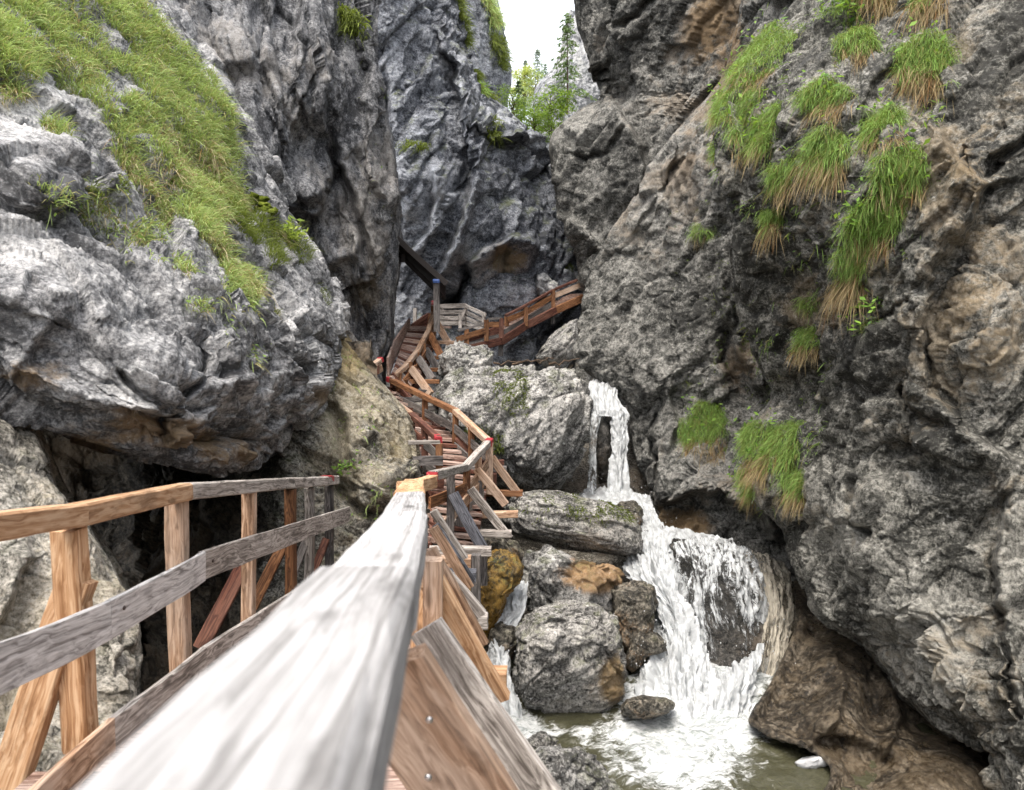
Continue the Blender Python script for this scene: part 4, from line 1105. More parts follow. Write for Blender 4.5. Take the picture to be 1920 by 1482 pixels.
# ---- right railing that passes under the viewpoint
rr = thing('wooden_railing', 'bleached thick wooden railing running away from under the viewpoint', 'railing', V3(777, 1130, 6.9))
NR = [Vector((-.10, -.9, -.14)), Vector((-.190, .38, -.260)), Vector((-.262, 1.42, -.430))]
def topc(px, py, d, th=.06): return V3(px, py, d) - Vector((0, 0, th))
n3 = topc(756, 962, 2.9); n3b = topc(768, 925, 4.2); n4 = topc(776, 900, 6.9)
for p in NR: p.z -= .06
h2 = beam('handrail', NR[2] + (NR[1] - NR[2]) * 1.9, NR[2], .192, .125, M['w_rail'], rr, ch=.16, rough=.006)
h3 = beam('handrail', NR[2] - Vector((0, 0, .008)), n3, .175, .13, M['w_rail'], rr, ch=.14)
h4 = beam('handrail', n3 - Vector((0, 0, .004)), n3b, .165, .13, M['w_rail'], rr, ch=.10)
h5 = beam('handrail', n3b, n4, .17, .13, M['w_fresh'], rr, ch=.05)
h6 = beam('handrail', topc(752, 906, 6.9, .05), topc(812, 893, 7.7, .05), .10, .12, M['w_fresh'], rr, ch=.05)
beam('post', V3(757, 960, 6.95), V3(756, 912, 6.95), .10, .10, M['w_fresh'], rr, up=(0, 1, 0))
sub_beam('red_mark', h6, V3(809, 895, 7.7) , V3(812, 894.5, 7.75), .106, .10, M['red_paint'])
# posts carrying it, standing on the joists
for (px, yt, yb, d, m) in [(812, 1178, 1560, 3.9, 'w_tan'), (784, 1060, 1300, 5.4, 'w_fresh'), (780, 1060, 1150, 6.6, 'w_grey')]:
    beam('post', V3(px, yb, d), V3(px, yt - 130, d), .098, .098, M[m], rr, up=(0, 1, 0))
RB = [((715, 1250, 2.05), (985, 1650, 2.25), .27, .05, 'w_tan'), ((800, 1175, 2.95), (1090, 1600, 2.85), .135, .05, 'w_grey'), ((812, 1090, 3.95), (934, 1312, 4.1), .125, .06, 'w_fresh'),
      ((806, 1030, 4.85), (902, 1210, 4.9), .085, .05, 'w_tan'), ((806, 1040, 5.5), (902, 1154, 5.6), .085, .05, 'w_grey'), ((812, 990, 6.2), (880, 1103, 6.2), .075, .05, 'w_tan'),
      ((816, 985, 6.8), (884, 1090, 6.9), .07, .05, 'w_blue'), ((812, 958, 7.4), (871, 1048, 7.5), .075, .05, 'w_grey')]
for k, (a, b, w, th, m) in enumerate(RB):
    o = beam('brace', V3(*a), V3(*b), w, th, M[m], rr, up=(0.15, 1, 0.1), rough=.005)
    if k == 0:
        for (bx, by) in ((805, 1350), (803, 1458)):
            v, f = ico(2)
            c = V3(bx, by, 2.03)
            bo = mesh_np('bolt', v * np.array([.011, .007, .011]) , f, M['steel'])
            hm = Matrix.Translation(rr.location) @ o.matrix_basis
            bo.parent = o
            bo.matrix_basis = hm.inverted() @ Matrix.Translation(c)

# ---- walkway deck between them
wk = thing('walkway', 'plank walkway hidden behind the bleached railing', 'walkway', V3(600, 1200, 6.0))
def deckz(d): return -0.14 + float(np.interp(d, [-1, 2.7, 3.6, 4.9, 6.4, 7.8, 9.6, 10.6], [-1.50, -1.70, -1.93, -2.12, -2.44, -2.68, -2.98, -3.10]))
k = -1.0
while k < 10.3:
    xl = -2.05 if k > 3 else -1.80
    xr = float(np.interp(k, [-1, .4, 3, 6.9, 10.5], [-.05, -.1, -.36, -.72, -.75]))
    beam('plank', (xl - .1, k, deckz(k)), (xr + .12, k, deckz(k)), .235, .045, M['w_tread'], wk)
    k += .27
for (x1, y1, d, m) in [(893, 1080, 7.6, 'w_blue'), (884, 1053, 8.2, 'w_tan'), (915, 1164, 6.2, 'w_grey'), (950, 1272, 4.5, 'w_fresh'), (921, 1034, 9.5, 'w_grey'), (1095, 1610, 2.9, 'w_tan'), (1020, 1660, 2.2, 'w_tan')]:
    e = V3(x1, y1, d)
    beam('joist', (e.x - .75, d, e.z), e, .12, .115, M[m], wk)
for (px, yt, yb, d) in [(893, 1040, 1150, 8.2), (905, 1035, 1095, 9.7), (860, 1120, 1330, 6.5), (820, 1200, 1500, 5)]:
    beam('stilt', V3(px, yb, d), V3(px, yt, d), .10, .10, M['w_dark'], wk, up=(0, 1, 0))

# ---- lower stairs
def stairs(name, label, left, right, n, parent_mats, tw=.26, tt=.05, loc=None, skip=()):
    th = thing(name, label, 'stairs', Vector(along(left, .5).tolist()))
    for k in range(n):
        t = k / (n - 1)
        a, b = along(left, t), along(right, t)
        beam('tread', a, b, tw, tt, M[parent_mats[k % len(parent_mats)]], th, rough=.004)
    for side_, sgn in ((left, -1), (right, 1)):
        q = [P(*p) for p in side_]
        for a, b in zip(q, q[1:]):
            beam('stringer', Vector(a.tolist()) - Vector((0, 0, .13)), Vector(b.tolist()) - Vector((0, 0, .13)), .055, .20, M['w_red'], th, ext=.02)
    return th
stL = [(806, 1012, 10.2), (812, 930, 11.6), (776, 860, 12.9), (764, 815, 13.9), (748, 770, 15.2), (733, 728, 16.4)]
stR = [(880, 1020, 10.6), (905, 930, 12.2), (893, 868, 13.4), (858, 826, 14.2), (812, 790, 15.3), (752, 742, 16.6)]
st1 = stairs('staircase', 'lower flight of reddish plank stairs curving up behind the railing corner', stL, stR, 27, ['w_tread', 'w_tread', 'w_red', 'w_tread'], tw=.27)
for (x0, x1, y, d, m) in [(870, 959, 1001, 11.3, 'w_grey'), (880, 971, 964, 11.9, 'w_tan'), (870, 980, 925, 12.7, 'w_orange'), (880, 945, 868, 13.3, 'w_red'), (880, 950, 880, 13.1, 'w_dark'), (785, 818, 765, 15.7, 'w_dark'), (800, 842, 750, 16, 'w_dark')]:
    beam('joist', V3(x0 - 50, y, d), V3(x1, y, d), .12, .10, M[m], st1)
for (px, yt, yb, d, m) in [(897, 900, 1010, 12, 'w_dark'), (863, 965, 1040, 11, 'w_dark'), (878, 1010, 1060, 11.3, 'w_orange'), (925, 888, 930, 13, 'w_red'), (905, 920, 960, 12.6, 'w_red')]:
    beam('stilt', V3(px, yb, d), V3(px, yt, d), .11, .11, M[m], st1, up=(0, 1, 0))

# outer railing of the lower stairs
r2 = thing('wooden_railing', 'zigzag orange brown railing with red tipped corners round the lower stairs', 'railing', V3(874, 1000, 11.5))
T2 = [(812, 892, 8.2), (872, 877, 11.4), (917, 829, 12.6), (854, 771, 14.0), (731, 712, 16.4)]
q = [V3(*p) for p in T2]
hr = []
for a, b, m, w in [(0, 1, 'w_grey', .10), (1, 2, 'w_grey', .11), (2, 3, 'w_tan', .11), (3, 4, 'w_orange', .11)]:
    hr.append(beam('handrail', q[a], q[b], w, .10, M[m], r2, ext=.03))
sub_beam('red_mark', hr[1], q[2].lerp(q[1], .06), q[2] - (q[1] - q[2]) * .05, .118, .108, M['red_paint'])
sub_beam('red_mark', hr[3], q[4].lerp(q[3], .03), q[4] - (q[3] - q[4]) * .02, .118, .108, M['red_paint'])
for (px, yt, yb, d, m, w) in [(844, 886, 1010, 10.5, 'w_dark', .105), (874, 879, 1026, 11.5, 'w_orange', .105), (897, 858, 935, 12.0, 'w_tan', .10), (918, 830, 926, 12.6, 'w_tan', .115), (884, 800, 860, 13.3, 'w_orange', .11), (854, 774, 842, 14.0, 'w_orange', .11), (797, 745, 802, 15.1, 'w_orange', .11), (748, 722, 745, 16.3, 'w_orange', .11), (737, 716, 740, 16.5, 'w_red', .11)]:
    beam('post', V3(px, yb, d), V3(px, yt, d), w, w, M[m], r2, up=(0, 1, 0))
for a, b, m in [((745, 747, 16.2), (848, 800, 14.1), 'w_dark'), ((848, 800, 14.05), (912, 856, 12.7), 'w_dark'), ((815, 818, 14.5), (852, 836, 14.0), 'w_red'), ((852, 836, 14.0), (886, 870, 13.1), 'w_dark'), ((806, 943, 9.9), (874, 915, 11.3), 'w_orange'), ((874, 925, 11.4), (914, 870, 12.5), 'w_tan'), ((822, 996, 10.2), (905, 905, 12.2), 'w_tan'), ((836, 1005, 10.6), (905, 925, 12.2), 'w_grey')]:
    beam('board', V3(*a), V3(*b), .035, .15, M[m], r2)
for a, b, m, w in [((893, 880, 11.95), (948, 946, 12.0), 'w_tan', .12), ((882, 917, 11.3), (955, 1010, 11.35), 'w_grey', .12), ((922, 858, 12.6), (974, 930, 12.7), 'w_tan', .12), ((850, 925, 10.4), (912, 1042, 10.3), 'w_blue', .14), ((800, 790, 15.0), (834, 822, 14.8), 'w_red', .14), ((858, 820, 13.9), (884, 850, 13.6), 'w_red', .12), ((750, 732, 16.2), (774, 760, 16.0), 'w_red', .12)]:
    beam('brace', V3(*b), V3(*a), w, .07, M[m], r2, up=(0.2, 1, 0))
beam('post', V3(905, 1096, 9.9), V3(905, 1036, 9.9), .12, .11, M['w_dark'], r2, up=(0, 1, 0))

# inner railing of the lower stairs
r3 = thing('wooden_railing', 'short red brown railing with a flat top board between rock and lower stairs', 'railing', V3(796, 890, 12.2))
q = [V3(*p) for p in [(750, 762, 13.6), (771, 778, 13.0), (822, 824, 11.6)]]
beam('handrail', q[0], q[1], .10, .09, M['w_tan'], r3, ext=.02)
hb = beam('handrail', q[1], q[2], .10, .09, M['w_red'], r3, ext=.02)
sub_beam('red_mark', hb, q[2].lerp(q[1], .07), q[2] - (q[1] - q[2]) * .04, .106, .096, M['red_paint'])
beam('handrail', V3(765, 830, 11.4), V3(824, 829, 11.5), .10, .05, M['w_grey'], r3)
for (px, yt, yb, d, m) in [(796, 802, 890, 12.3, 'w_red'), (824, 832, 905, 11.5, 'w_orange'), (772, 782, 840, 12.9, 'w_red')]:
    beam('post', V3(px, yb, d), V3(px, yt, d), .10, .10, M[m], r3, up=(0, 1, 0))
for a, b, m in [((774, 865, 11.3), (830, 864, 11.45), 'w_dark'), ((808, 907, 11.2), (831, 907, 11.4), 'w_red'), ((768, 805, 12.9), (796, 830, 12.2), 'w_red'), ((796, 832, 12.2), (824, 858, 11.55), 'w_dark'), ((796, 868, 12.2), (824, 892, 11.55), 'w_dark'), ((776, 840, 12.7), (800, 882, 12.1), 'w_dark')]:
    beam('board', V3(*a), V3(*b), .035, .14, M[m], r3)

# ---- upper stairs
uL = [(734, 706, 16.3), (745, 672, 17.6), (754, 646, 18.8), (768, 616, 20.6)]
uR = [(752, 744, 16.4), (792, 698, 17.6), (808, 655, 18.9), (812, 616, 20.6)]
st2 = stairs('staircase', 'upper flight of brown slatted stairs climbing to the roofed landing', uL, uR, 22, ['w_tread', 'w_red', 'w_tread'], tw=.15, tt=.06)
for a, b in [((727, 690, 16.4), (740, 655, 18.2)), ((740, 655, 18.2), (768, 612, 20.7))]:
    beam('skirt_board', V3(*a), V3(*b), .05, .42, M['w_tread'], st2)
for (x0, x1, y, d, m) in [(800, 852, 643, 19.2, 'w_tan'), (805, 839, 671, 18.3, 'w_orange'), (795, 833, 694, 17.6, 'w_orange'), (785, 824, 716, 17.0, 'w_orange'), (770, 815, 735, 16.6, 'w_dark')]:
    beam('joist', V3(x0 - 25, y, d), V3(x1, y, d), .12, .09, M[m], st2)
beam('landing_board', V3(765, 614, 20.9), V3(845, 614, 20.9), .6, .06, M['w_tread'], st2)
r4 = thing('wooden_railing', 'steep orange brown railing with a curved handrail along the upper stairs', 'railing', V3(780, 690, 17.5))
q = [V3(*p) for p in [(731, 712, 16.4), (758, 690, 17.0), (783, 660, 17.9), (803, 622, 19.2), (811, 594, 20.2), (813, 570, 20.8)]]
hh = None
for a, b in zip(q, q[1:]): hh = beam('handrail', a, b, .11, .10, M['w_tan'], r4, ext=.03)
sub_beam('red_mark', hh, q[5].lerp(q[4], .2), q[5] - (q[4] - q[5]) * .12, .118, .108, M['red_paint'])
for (px, yt, yb, d, m) in [(813, 574, 638, 20.4, 'w_orange'), (804, 620, 665, 19.2, 'w_orange'), (794, 645, 688, 18.4, 'w_orange'), (782, 661, 704, 17.8, 'w_orange'), (768, 679, 728, 17.2, 'w_orange'), (748, 700, 742, 16.7, 'w_orange')]:
    beam('post', V3(px, yb, d), V3(px, yt, d), .12, .12, M[m], r4, up=(0, 1, 0))
for a, b, m in [((817, 604, 20), (846, 650, 19.3), 'w_tan'), ((806, 628, 19.1), (832, 676, 18.4), 'w_orange'), ((799, 656, 18.3), (825, 699, 17.7), 'w_dark'), ((785, 672, 17.7), (812, 712, 17.1), 'w_dark'), ((771, 692, 17.1), (808, 740, 16.5), 'w_tan'), ((750, 724, 16.5), (772, 758, 16.2), 'w_red')]:
    beam('brace', V3(*b), V3(*a), .16, .08, M[m], r4, up=(0.2, 1, 0))
for a, b in [((742, 735, 16.4), (780, 690, 17.4)), ((762, 720, 16.9), (800, 660, 18.3)), ((746, 728, 16.5), (768, 714, 17.0))]:
    beam('board', V3(*a), V3(*b), .035, .15, M['w_orange'], r4)

# ---- roof over the landing
cn = thing('canopy', 'dark sloping roof on a post over the top landing of the stairs', 'canopy', V3(819, 620, 20.6))
def slab(name, corners, thick, mat, parent, direction=(0, 0, 1)):
    a = np.array([P(*c) for c in corners]); n = np.array(direction, float) * thick
    V = np.concatenate([a, a + n]) - np.array(parent.location[:])
    F = np.array([(0, 1, 2, 3), (7, 6, 5, 4), (0, 4, 5, 1), (1, 5, 6, 2), (2, 6, 7, 3), (3, 7, 4, 0)])
    o = mesh_np(name, V, F, mat, None, smooth=False)
    o.parent = parent
    return o
slab('roof_panel', [(738, 446, 18.8), (836, 537, 18.8), (834, 562, 20.6), (741, 470, 20.6)], .05, M['roof_metal'], cn)
beam('roof_edge', V3(736, 440, 18.75), V3(838, 533, 18.75), .07, .13, M['roof_metal'], cn)
beam('roof_edge', V3(741, 470, 20.6), V3(834, 562, 20.6), .06, .10, M['roof_metal'], cn)
beam('rafter', V3(741, 470, 19.6), V3(829, 556, 19.6), .10, .10, M['roof_metal'], cn)
beam('post', V3(819, 622, 18.7), V3(818, 524, 18.65), .14, .14, M['w_dark'], cn, up=(0, 1, 0))
beam('post_cap', V3(818, 531, 18.6), V3(818, 524, 18.6), .15, .15, M['cap_blue'], cn, up=(0, 1, 0))
beam('bracket', V3(756, 478, 19.2), V3(757, 492, 19.2), .12, .12, M['roof_metal'], cn, up=(0, 1, 0))
beam('lamp_box', V3(741, 457, 18.6), V3(748, 457, 18.6), .07, .07, M['white_box'], cn)

# ---- grey fence at the landing
fg = thing('wooden_fence', 'old grey slatted fence behind the top landing', 'fence', V3(850, 612, 23.5))
for ya, yb, yc in [(575, 573, 591), (586, 585, 604), (597, 596, 612), (606, 606, 620)]:
    beam('rail', V3(822, ya, 23.2), V3(872, yb, 23.6), .04, .13, M['w_grey'], fg)
    beam('rail', V3(872, yb, 23.6), V3(910, yc, 22.6), .04, .11, M['w_grey'], fg)
for (px, yt, yb, d) in [(873, 572, 618, 23.65), (907, 588, 612, 22.7), (828, 574, 614, 23.3), (863, 590, 616, 23.4)]:
    beam('post', V3(px, yb, d), V3(px, yt, d), .10, .10, M['w_grey'], fg, up=(0, 1, 0))
beam('brace', V3(862, 606, 23.4), V3(872, 580, 23.5), .08, .05, M['w_grey'], fg, up=(0, 1, 0))
lf = thing('wooden_fence', 'short dark wooden fence left of the top landing beside the cliff', 'fence', V3(775, 612, 21.4))
beam('rail', V3(772, 612, 21.0), V3(804, 590, 21.6), .06, .10, M['w_red'], lf)
beam('board', V3(778, 616, 21.2), V3(810, 600, 21.7), .04, .3, M['w_red'], lf)
beam('post', V3(805, 616, 21.6), V3(805, 588, 21.6), .12, .12, M['w_orange'], lf, up=(0, 1, 0))
beam('post', V3(778, 612, 22.5), V3(778, 578, 22.5), .10, .10, M['w_grey'], lf, up=(0, 1, 0))

# ---- far walkway climbing to the right
fw = thing('footbridge', 'far red brown walkway with its own railing climbing right to the cliff', 'walkway', V3(980, 640, 22.5))
base = [(872, 656, 21.6), (941, 639, 22.0), (983, 612, 22.6), (1039, 583, 23.4), (1100, 556, 24.2)]
q = [V3(*p) for p in base]
for a, b, m in zip(q, q[1:], ('w_red', 'w_red', 'w_red', 'w_orange')):
    beam('edge_beam', a, b, .12, .22, M[m], fw, ext=.05)
back = Vector((-.35, 1.15, .03))
for k in range(34):
    t = k / 33
    a = Vector(along(base, t).tolist()) + Vector((0, 0, .06))
    beam('plank', a, a + back, .22, .05, M['w_tread'], fw, up=(0, 0, 1))
beam('edge_beam', q[0] + back, q[4] + back, .10, .2, M['w_red'], fw)
hd = [(858, 621, 21.5), (909, 606, 21.8), (914, 599, 21.8), (940, 597, 22.0), (948, 592, 22.1), (986, 573, 22.6), (1036, 545, 23.4), (1112, 513, 24.2)]
for a, b in [(0, 1), (2, 3), (4, 5), (5, 6), (6, 7)]:
    beam('handrail', V3(*hd[a]), V3(*hd[b]), .08, .07, M['w_dark' if a < 4 else 'w_red'], fw)
for a, b, m in [((856, 637, 21.4), (910, 620, 21.75), 'w_orange'), ((914, 609, 21.8), (939, 609, 22), 'w_orange'), ((951, 600, 22.1), (986, 586, 22.6), 'w_orange'), ((986, 586, 22.6), (1037, 556, 23.4), 'w_orange'), ((1037, 556, 23.4), (1110, 526, 24.2), 'w_tan'), ((880, 640, 21.7), (938, 620, 22), 'w_red'), ((944, 624, 22.1), (1037, 570, 23.4), 'w_dark'), ((878, 648, 21.6), (935, 632, 21.95), 'w_dark')]:
    beam('board', V3(*a), V3(*b), .035, .15, M[m], fw)
for (px, yt, yb, d, m) in [(875, 618, 656, 21.6, 'w_orange'), (912, 600, 640, 21.8, 'w_orange'), (940, 597, 640, 22.0, 'w_red'), (986, 576, 612, 22.6, 'w_orange'), (1037, 544, 585, 23.4, 'w_orange'), (1102, 516, 548, 24.1, 'w_tan'), (950, 594, 612, 22.3, 'w_orange')]:
    beam('post', V3(px, yb, d), V3(px, yt, d), .13, .13, M[m], fw, up=(0, 1, 0))
for (px, yt, yb, d) in [(939, 640, 668, 22.2), (1037, 584, 608, 23.6)]:
    s_ = beam('stilt', V3(px, yb, d), V3(px, yt, d), .14, .14, M['w_dark'], fw, up=(0, 1, 0))

# ---- stub of railing with a red tip against the left cliff
rs = thing('wooden_railing', 'stub of brown railing with a red tip beside the left cliff', 'railing', V3(705, 698, 15.2))
q0, q1 = V3(690, 690, 14.9), V3(714, 675, 15.2)
hs_ = beam('handrail', q0, q1, .11, .09, M['w_tan'], rs)
sub_beam('red_mark', hs_, q1.lerp(q0, .1), q1 + (q1 - q0) * .03, .118, .098, M['red_paint'])
beam('post', V3(705, 700, 15.1), V3(705, 681, 15.1), .11, .11, M['w_red'], rs, up=(0, 1, 0))
beam('board', V3(694, 704, 15.0), V3(716, 690, 15.3), .04, .13, M['w_tan'], rs)

# ---- dead sticks caught on the huge boulder
for (x0, y0, x1, y1, d, r) in [(925, 684, 975, 679, 16.6, .02), (960, 682, 1020, 676, 16.9, .022), (1000, 680, 1040, 672, 17.2, .018), (1030, 684, 1085, 676, 17.0, .02), (1018, 670, 1036, 684, 17.3, .015)]:
    a, b = P(x0, y0, d), P(x1, y1, d + .2)
    n = 7
    tt = np.linspace(0, 1, n)[:, None]
    path = a + (b - a) * tt + RNG.normal(0, .025, (n, 3))
    ax = (b - a) / np.linalg.norm(b - a)
    e1 = np.cross(ax, (0, 0, 1)); e1 /= np.linalg.norm(e1); e2 = np.cross(e1, ax)
    V, F = [], []
    for i in range(n):
        rr_ = r * (1.1 - .6 * i / n)
        for q_ in range(6):
            V.append(path[i] + rr_ * (math.cos(q_ * 1.047) * e1 + math.sin(q_ * 1.047) * e2))
    for i in range(n - 1):
        for q_ in range(6): F.append((i*6+q_, i*6+(q_+1) % 6, (i+1)*6+(q_+1) % 6, (i+1)*6+q_))
    o = mesh_np('stick', np.array(V) - a, np.array(F), M['bark']); o.location = Vector(a.tolist())
    tag(o, 'dead brown stick lying on top of the huge pale boulder', 'stick', 'dead sticks on top of the huge boulder')
# ------------------------------------------------------------------ grass, moss, leaves, trees
def blades(roots, dirs, L, Wd, droop, base, tip, nseg=3):
    """curved tapering blades; returns verts, faces, colours"""
    n = len(roots)
    L = L.reshape(-1, 1); Wd = Wd.reshape(-1, 1); droop = droop.reshape(-1, 1)
    view = roots / (np.linalg.norm(roots, axis=1, keepdims=True) + 1e-9)
    side = np.cross(dirs, view)
    side += 0.7 * RNG.normal(size=side.shape) * np.linalg.norm(side, axis=1, keepdims=True)
    side /= np.linalg.norm(side, axis=1, keepdims=True) + 1e-9
    bend = RNG.normal(0, .18, (n, 3)); bend[:, 2] *= .3
    Vs, Cs = [], []
    for k in range(nseg + 1):
        t = k / nseg
        p = roots + dirs * L * t + bend * L * t * t - np.array([0, 0, 1.0]) * droop * L * t * t
        c = base * (1 - t) + tip * t
        if k < nseg:
            w = Wd * (1 - .75 * t * t) * .5
            Vs += [p - side * w, p + side * w]; Cs += [c, c]
        else:
            Vs.append(p); Cs.append(c)
    m = 2 * nseg + 1
    V = np.stack(Vs, 1).reshape(-1, 3)
    Cc = np.stack(Cs, 1).reshape(-1, 3)
    o = (np.arange(n) * m)[:, None]
    Q = [np.concatenate([o + 2*k, o + 2*k+1, o + 2*k+3, o + 2*k+2], 1) for k in range(nseg - 1)]
    T = np.concatenate([o + 2*(nseg-1), o + 2*(nseg-1)+1, o + 2*nseg], 1)
    return V, [np.concatenate(Q), T], Cc

def greens(n, kind='green'):
    r = RNG.random((n, 1))
    if kind == 'bright':
        b = np.array([[.14, .19, .05]]) * (0.6 + .8 * r); t = np.array([[.46, .60, .23]]) * (0.55 + .9 * RNG.random((n, 1)))
        y = RNG.random((n, 1)) < .25
        t = np.where(y, np.array([[.50, .47, .22]]) * (0.6 + .8 * r), t); b = np.where(y, np.array([[.22, .18, .08]]), b)
    elif kind == 'green':
        b = np.array([[.06, .10, .02]]) * (0.6 + .8 * r); t = np.array([[.27, .44, .11]]) * (0.5 + 1.0 * RNG.random((n, 1)))
        y = RNG.random((n, 1)) < .2
        t = np.where(y, np.array([[.32, .27, .10]]), t)
    elif kind == 'olive':
        b = np.array([[.05, .06, .012]]) * (0.6 + .8 * r); t = np.array([[.15, .19, .04]]) * (0.5 + 1.0 * RNG.random((n, 1)))
    else:
        b = np.array([[.10, .055, .022]]) * (0.5 + .9 * r)
        t = np.array([[.36, .29, .16]]) * (0.4 + 1.1 * RNG.random((n, 1)))
        o = RNG.random((n, 1)) < .14
        t = np.where(o, np.array([[.24, .12, .045]]) * (.6 + .8 * r), t)
    return b, t

def roots_in(key, poly, n, jit=0.03, tight=0):
    V, N, px, py = SURF[key]
    idx = np.where(in_poly(px, py, poly) & (-(N * V).sum(1) > -0.3 * np.linalg.norm(V, axis=1)))[0]
    # hidden folds behind the front sheet are dropped
    if len(idx) < 8:
        c = np.mean(np.array(poly), 0)
        idx = np.argsort((px - c[0]) ** 2 + (py - c[1]) ** 2)[:60]
    if tight:
        q = np.linalg.norm(V[idx], axis=1)
        k = np.abs(q - np.median(q))
        keep = k < max(tight, (1.2 if n > 700 else 0.8) * np.median(k))
        idx = idx[keep] if keep.sum() >= 12 else idx[np.argsort(k)[:40]]
    sel = RNG.choice(idx, n)
    return V[sel] + RNG.normal(0, jit, (n, 3)) * np.array([1, 1, .6]), N[sel]

# ---- grass on the left slope (one uncountable cover)
def slope_grass():
    polys = [([(-120,-60),(232,-10),(300,75),(380,150),(430,240),(455,320),(470,385),(440,400),(400,440),(330,425),(270,405),(232,345),(205,260),(168,196),(100,132),(62,140),(40,200),(-120,190)], 46000, .23, 'bright'),
             ([(330,420),(400,430),(455,470),(482,530),(468,575),(440,590),(405,562),(398,505),(345,470)], 7000, .20, 'bright'),
             ([(505,415),(545,425),(578,480),(570,500),(530,490),(500,520),(490,470)], 1500, .24, 'olive'),
             ([(75,235),(120,240),(125,290),(95,310)], 420, .22, 'bright'), ([(50,350),(90,355),(80,395),(60,390)], 160, .16, 'bright'),
             ([(140,350),(210,350),(225,440),(160,430)], 420, .2, 'olive'), ([(240,420),(300,430),(300,480),(240,470)], 420, .2, 'bright'), ([(300,510),(345,520),(340,555),(310,540)], 260, .18, 'bright'),
             ([(350,585),(375,590),(370,610),(352,605)], 140, .12, 'bright'), ([(505,570),(530,575),(525,600),(508,595)], 160, .13, 'olive'), ([(590,530),(612,560),(608,580),(596,560)], 120, .12, 'olive'),
             ([(380,330),(470,360),(500,430),(470,470),(420,420)], 2600, .22, 'olive')]
    Vs, Fq, Ft, Cs, k = [], [], [], [], 0
    for poly, n, L0, kd in polys:
        r, nn = roots_in('A', poly, n)
        dens = fbm(r * np.array([1.6, 1.6, 1.6]), 4, 77) 
        keep = dens > (-0.2 if n > 4000 else -0.5)
        r, nn = r[keep], nn[keep]; m = len(r)
        d = nn * .45 + np.array([0.10, -.12, .8]) + RNG.normal(0, .30, (m, 3))
        d /= np.linalg.norm(d, axis=1, keepdims=True)
        patchy = (fbm(r * 0.9 + 9, 3, 78) > 0.16)[:, None]
        b, t = greens(m, kd); b2, t2 = greens(m, 'dry')
        pal = np.array([[1.5, 1.6, 1.9]])
        dryone = patchy & (RNG.random((m, 1)) < .38)
        b, t = np.where(dryone, b2 * pal, b), np.where(dryone, t2 * pal, t)
        Lb = L0 * (0.45 + .9 * RNG.random(m)) * (1.0 + .5 * np.clip(dens[keep], -.5, .5))
        dr = .35 + .5 * RNG.random(m) + dryone[:, 0] * .5
        V, F, Cc = blades(r, d, Lb, (.004 + .007 * RNG.random(m)), dr, b, t)
        Vs.append(V); Cs.append(Cc); Fq.append(F[0] + k); Ft.append(F[1] + k); k += len(V)
    o = mesh_np('grass', np.concatenate(Vs), [np.concatenate(Fq), np.concatenate(Ft)], M['grass'], col=np.concatenate(Cs))
    tag(o, 'bright green and straw coloured grass on top of the left overhanging rock', None, None, 'stuff')
slope_grass()

# ---- tufts hanging on the right cliff, each a thing
def leaf_quads(c, n, r, size, col0, col1, flat=0.5, up=(0, 0, 1)):
    p = c + RNG.normal(0, 1, (n, 3)) * np.asarray(r)
    a = RNG.normal(0, 1, (n, 3)); a[:, 2] *= flat; a /= np.linalg.norm(a, axis=1, keepdims=True)
    u = np.array([[0, -.4, 1.0]]) + RNG.normal(0, .5, (n, 3))
    b = np.cross(a, u); b /= np.linalg.norm(b, axis=1, keepdims=True) + 1e-9
    s = size * (0.6 + .8 * RNG.random((n, 1)))
    V = np.stack([p - a * s, p + b * s * .42 - a * s * .1, p + a * s, p - b * s * .42 - a * s * .1], 1).reshape(-1, 3)
    F = np.arange(4 * n).reshape(n, 4)
    cc = col0 + (col1 - col0) * RNG.random((n, 1))
    return V, F, np.repeat(cc, 4, 0)

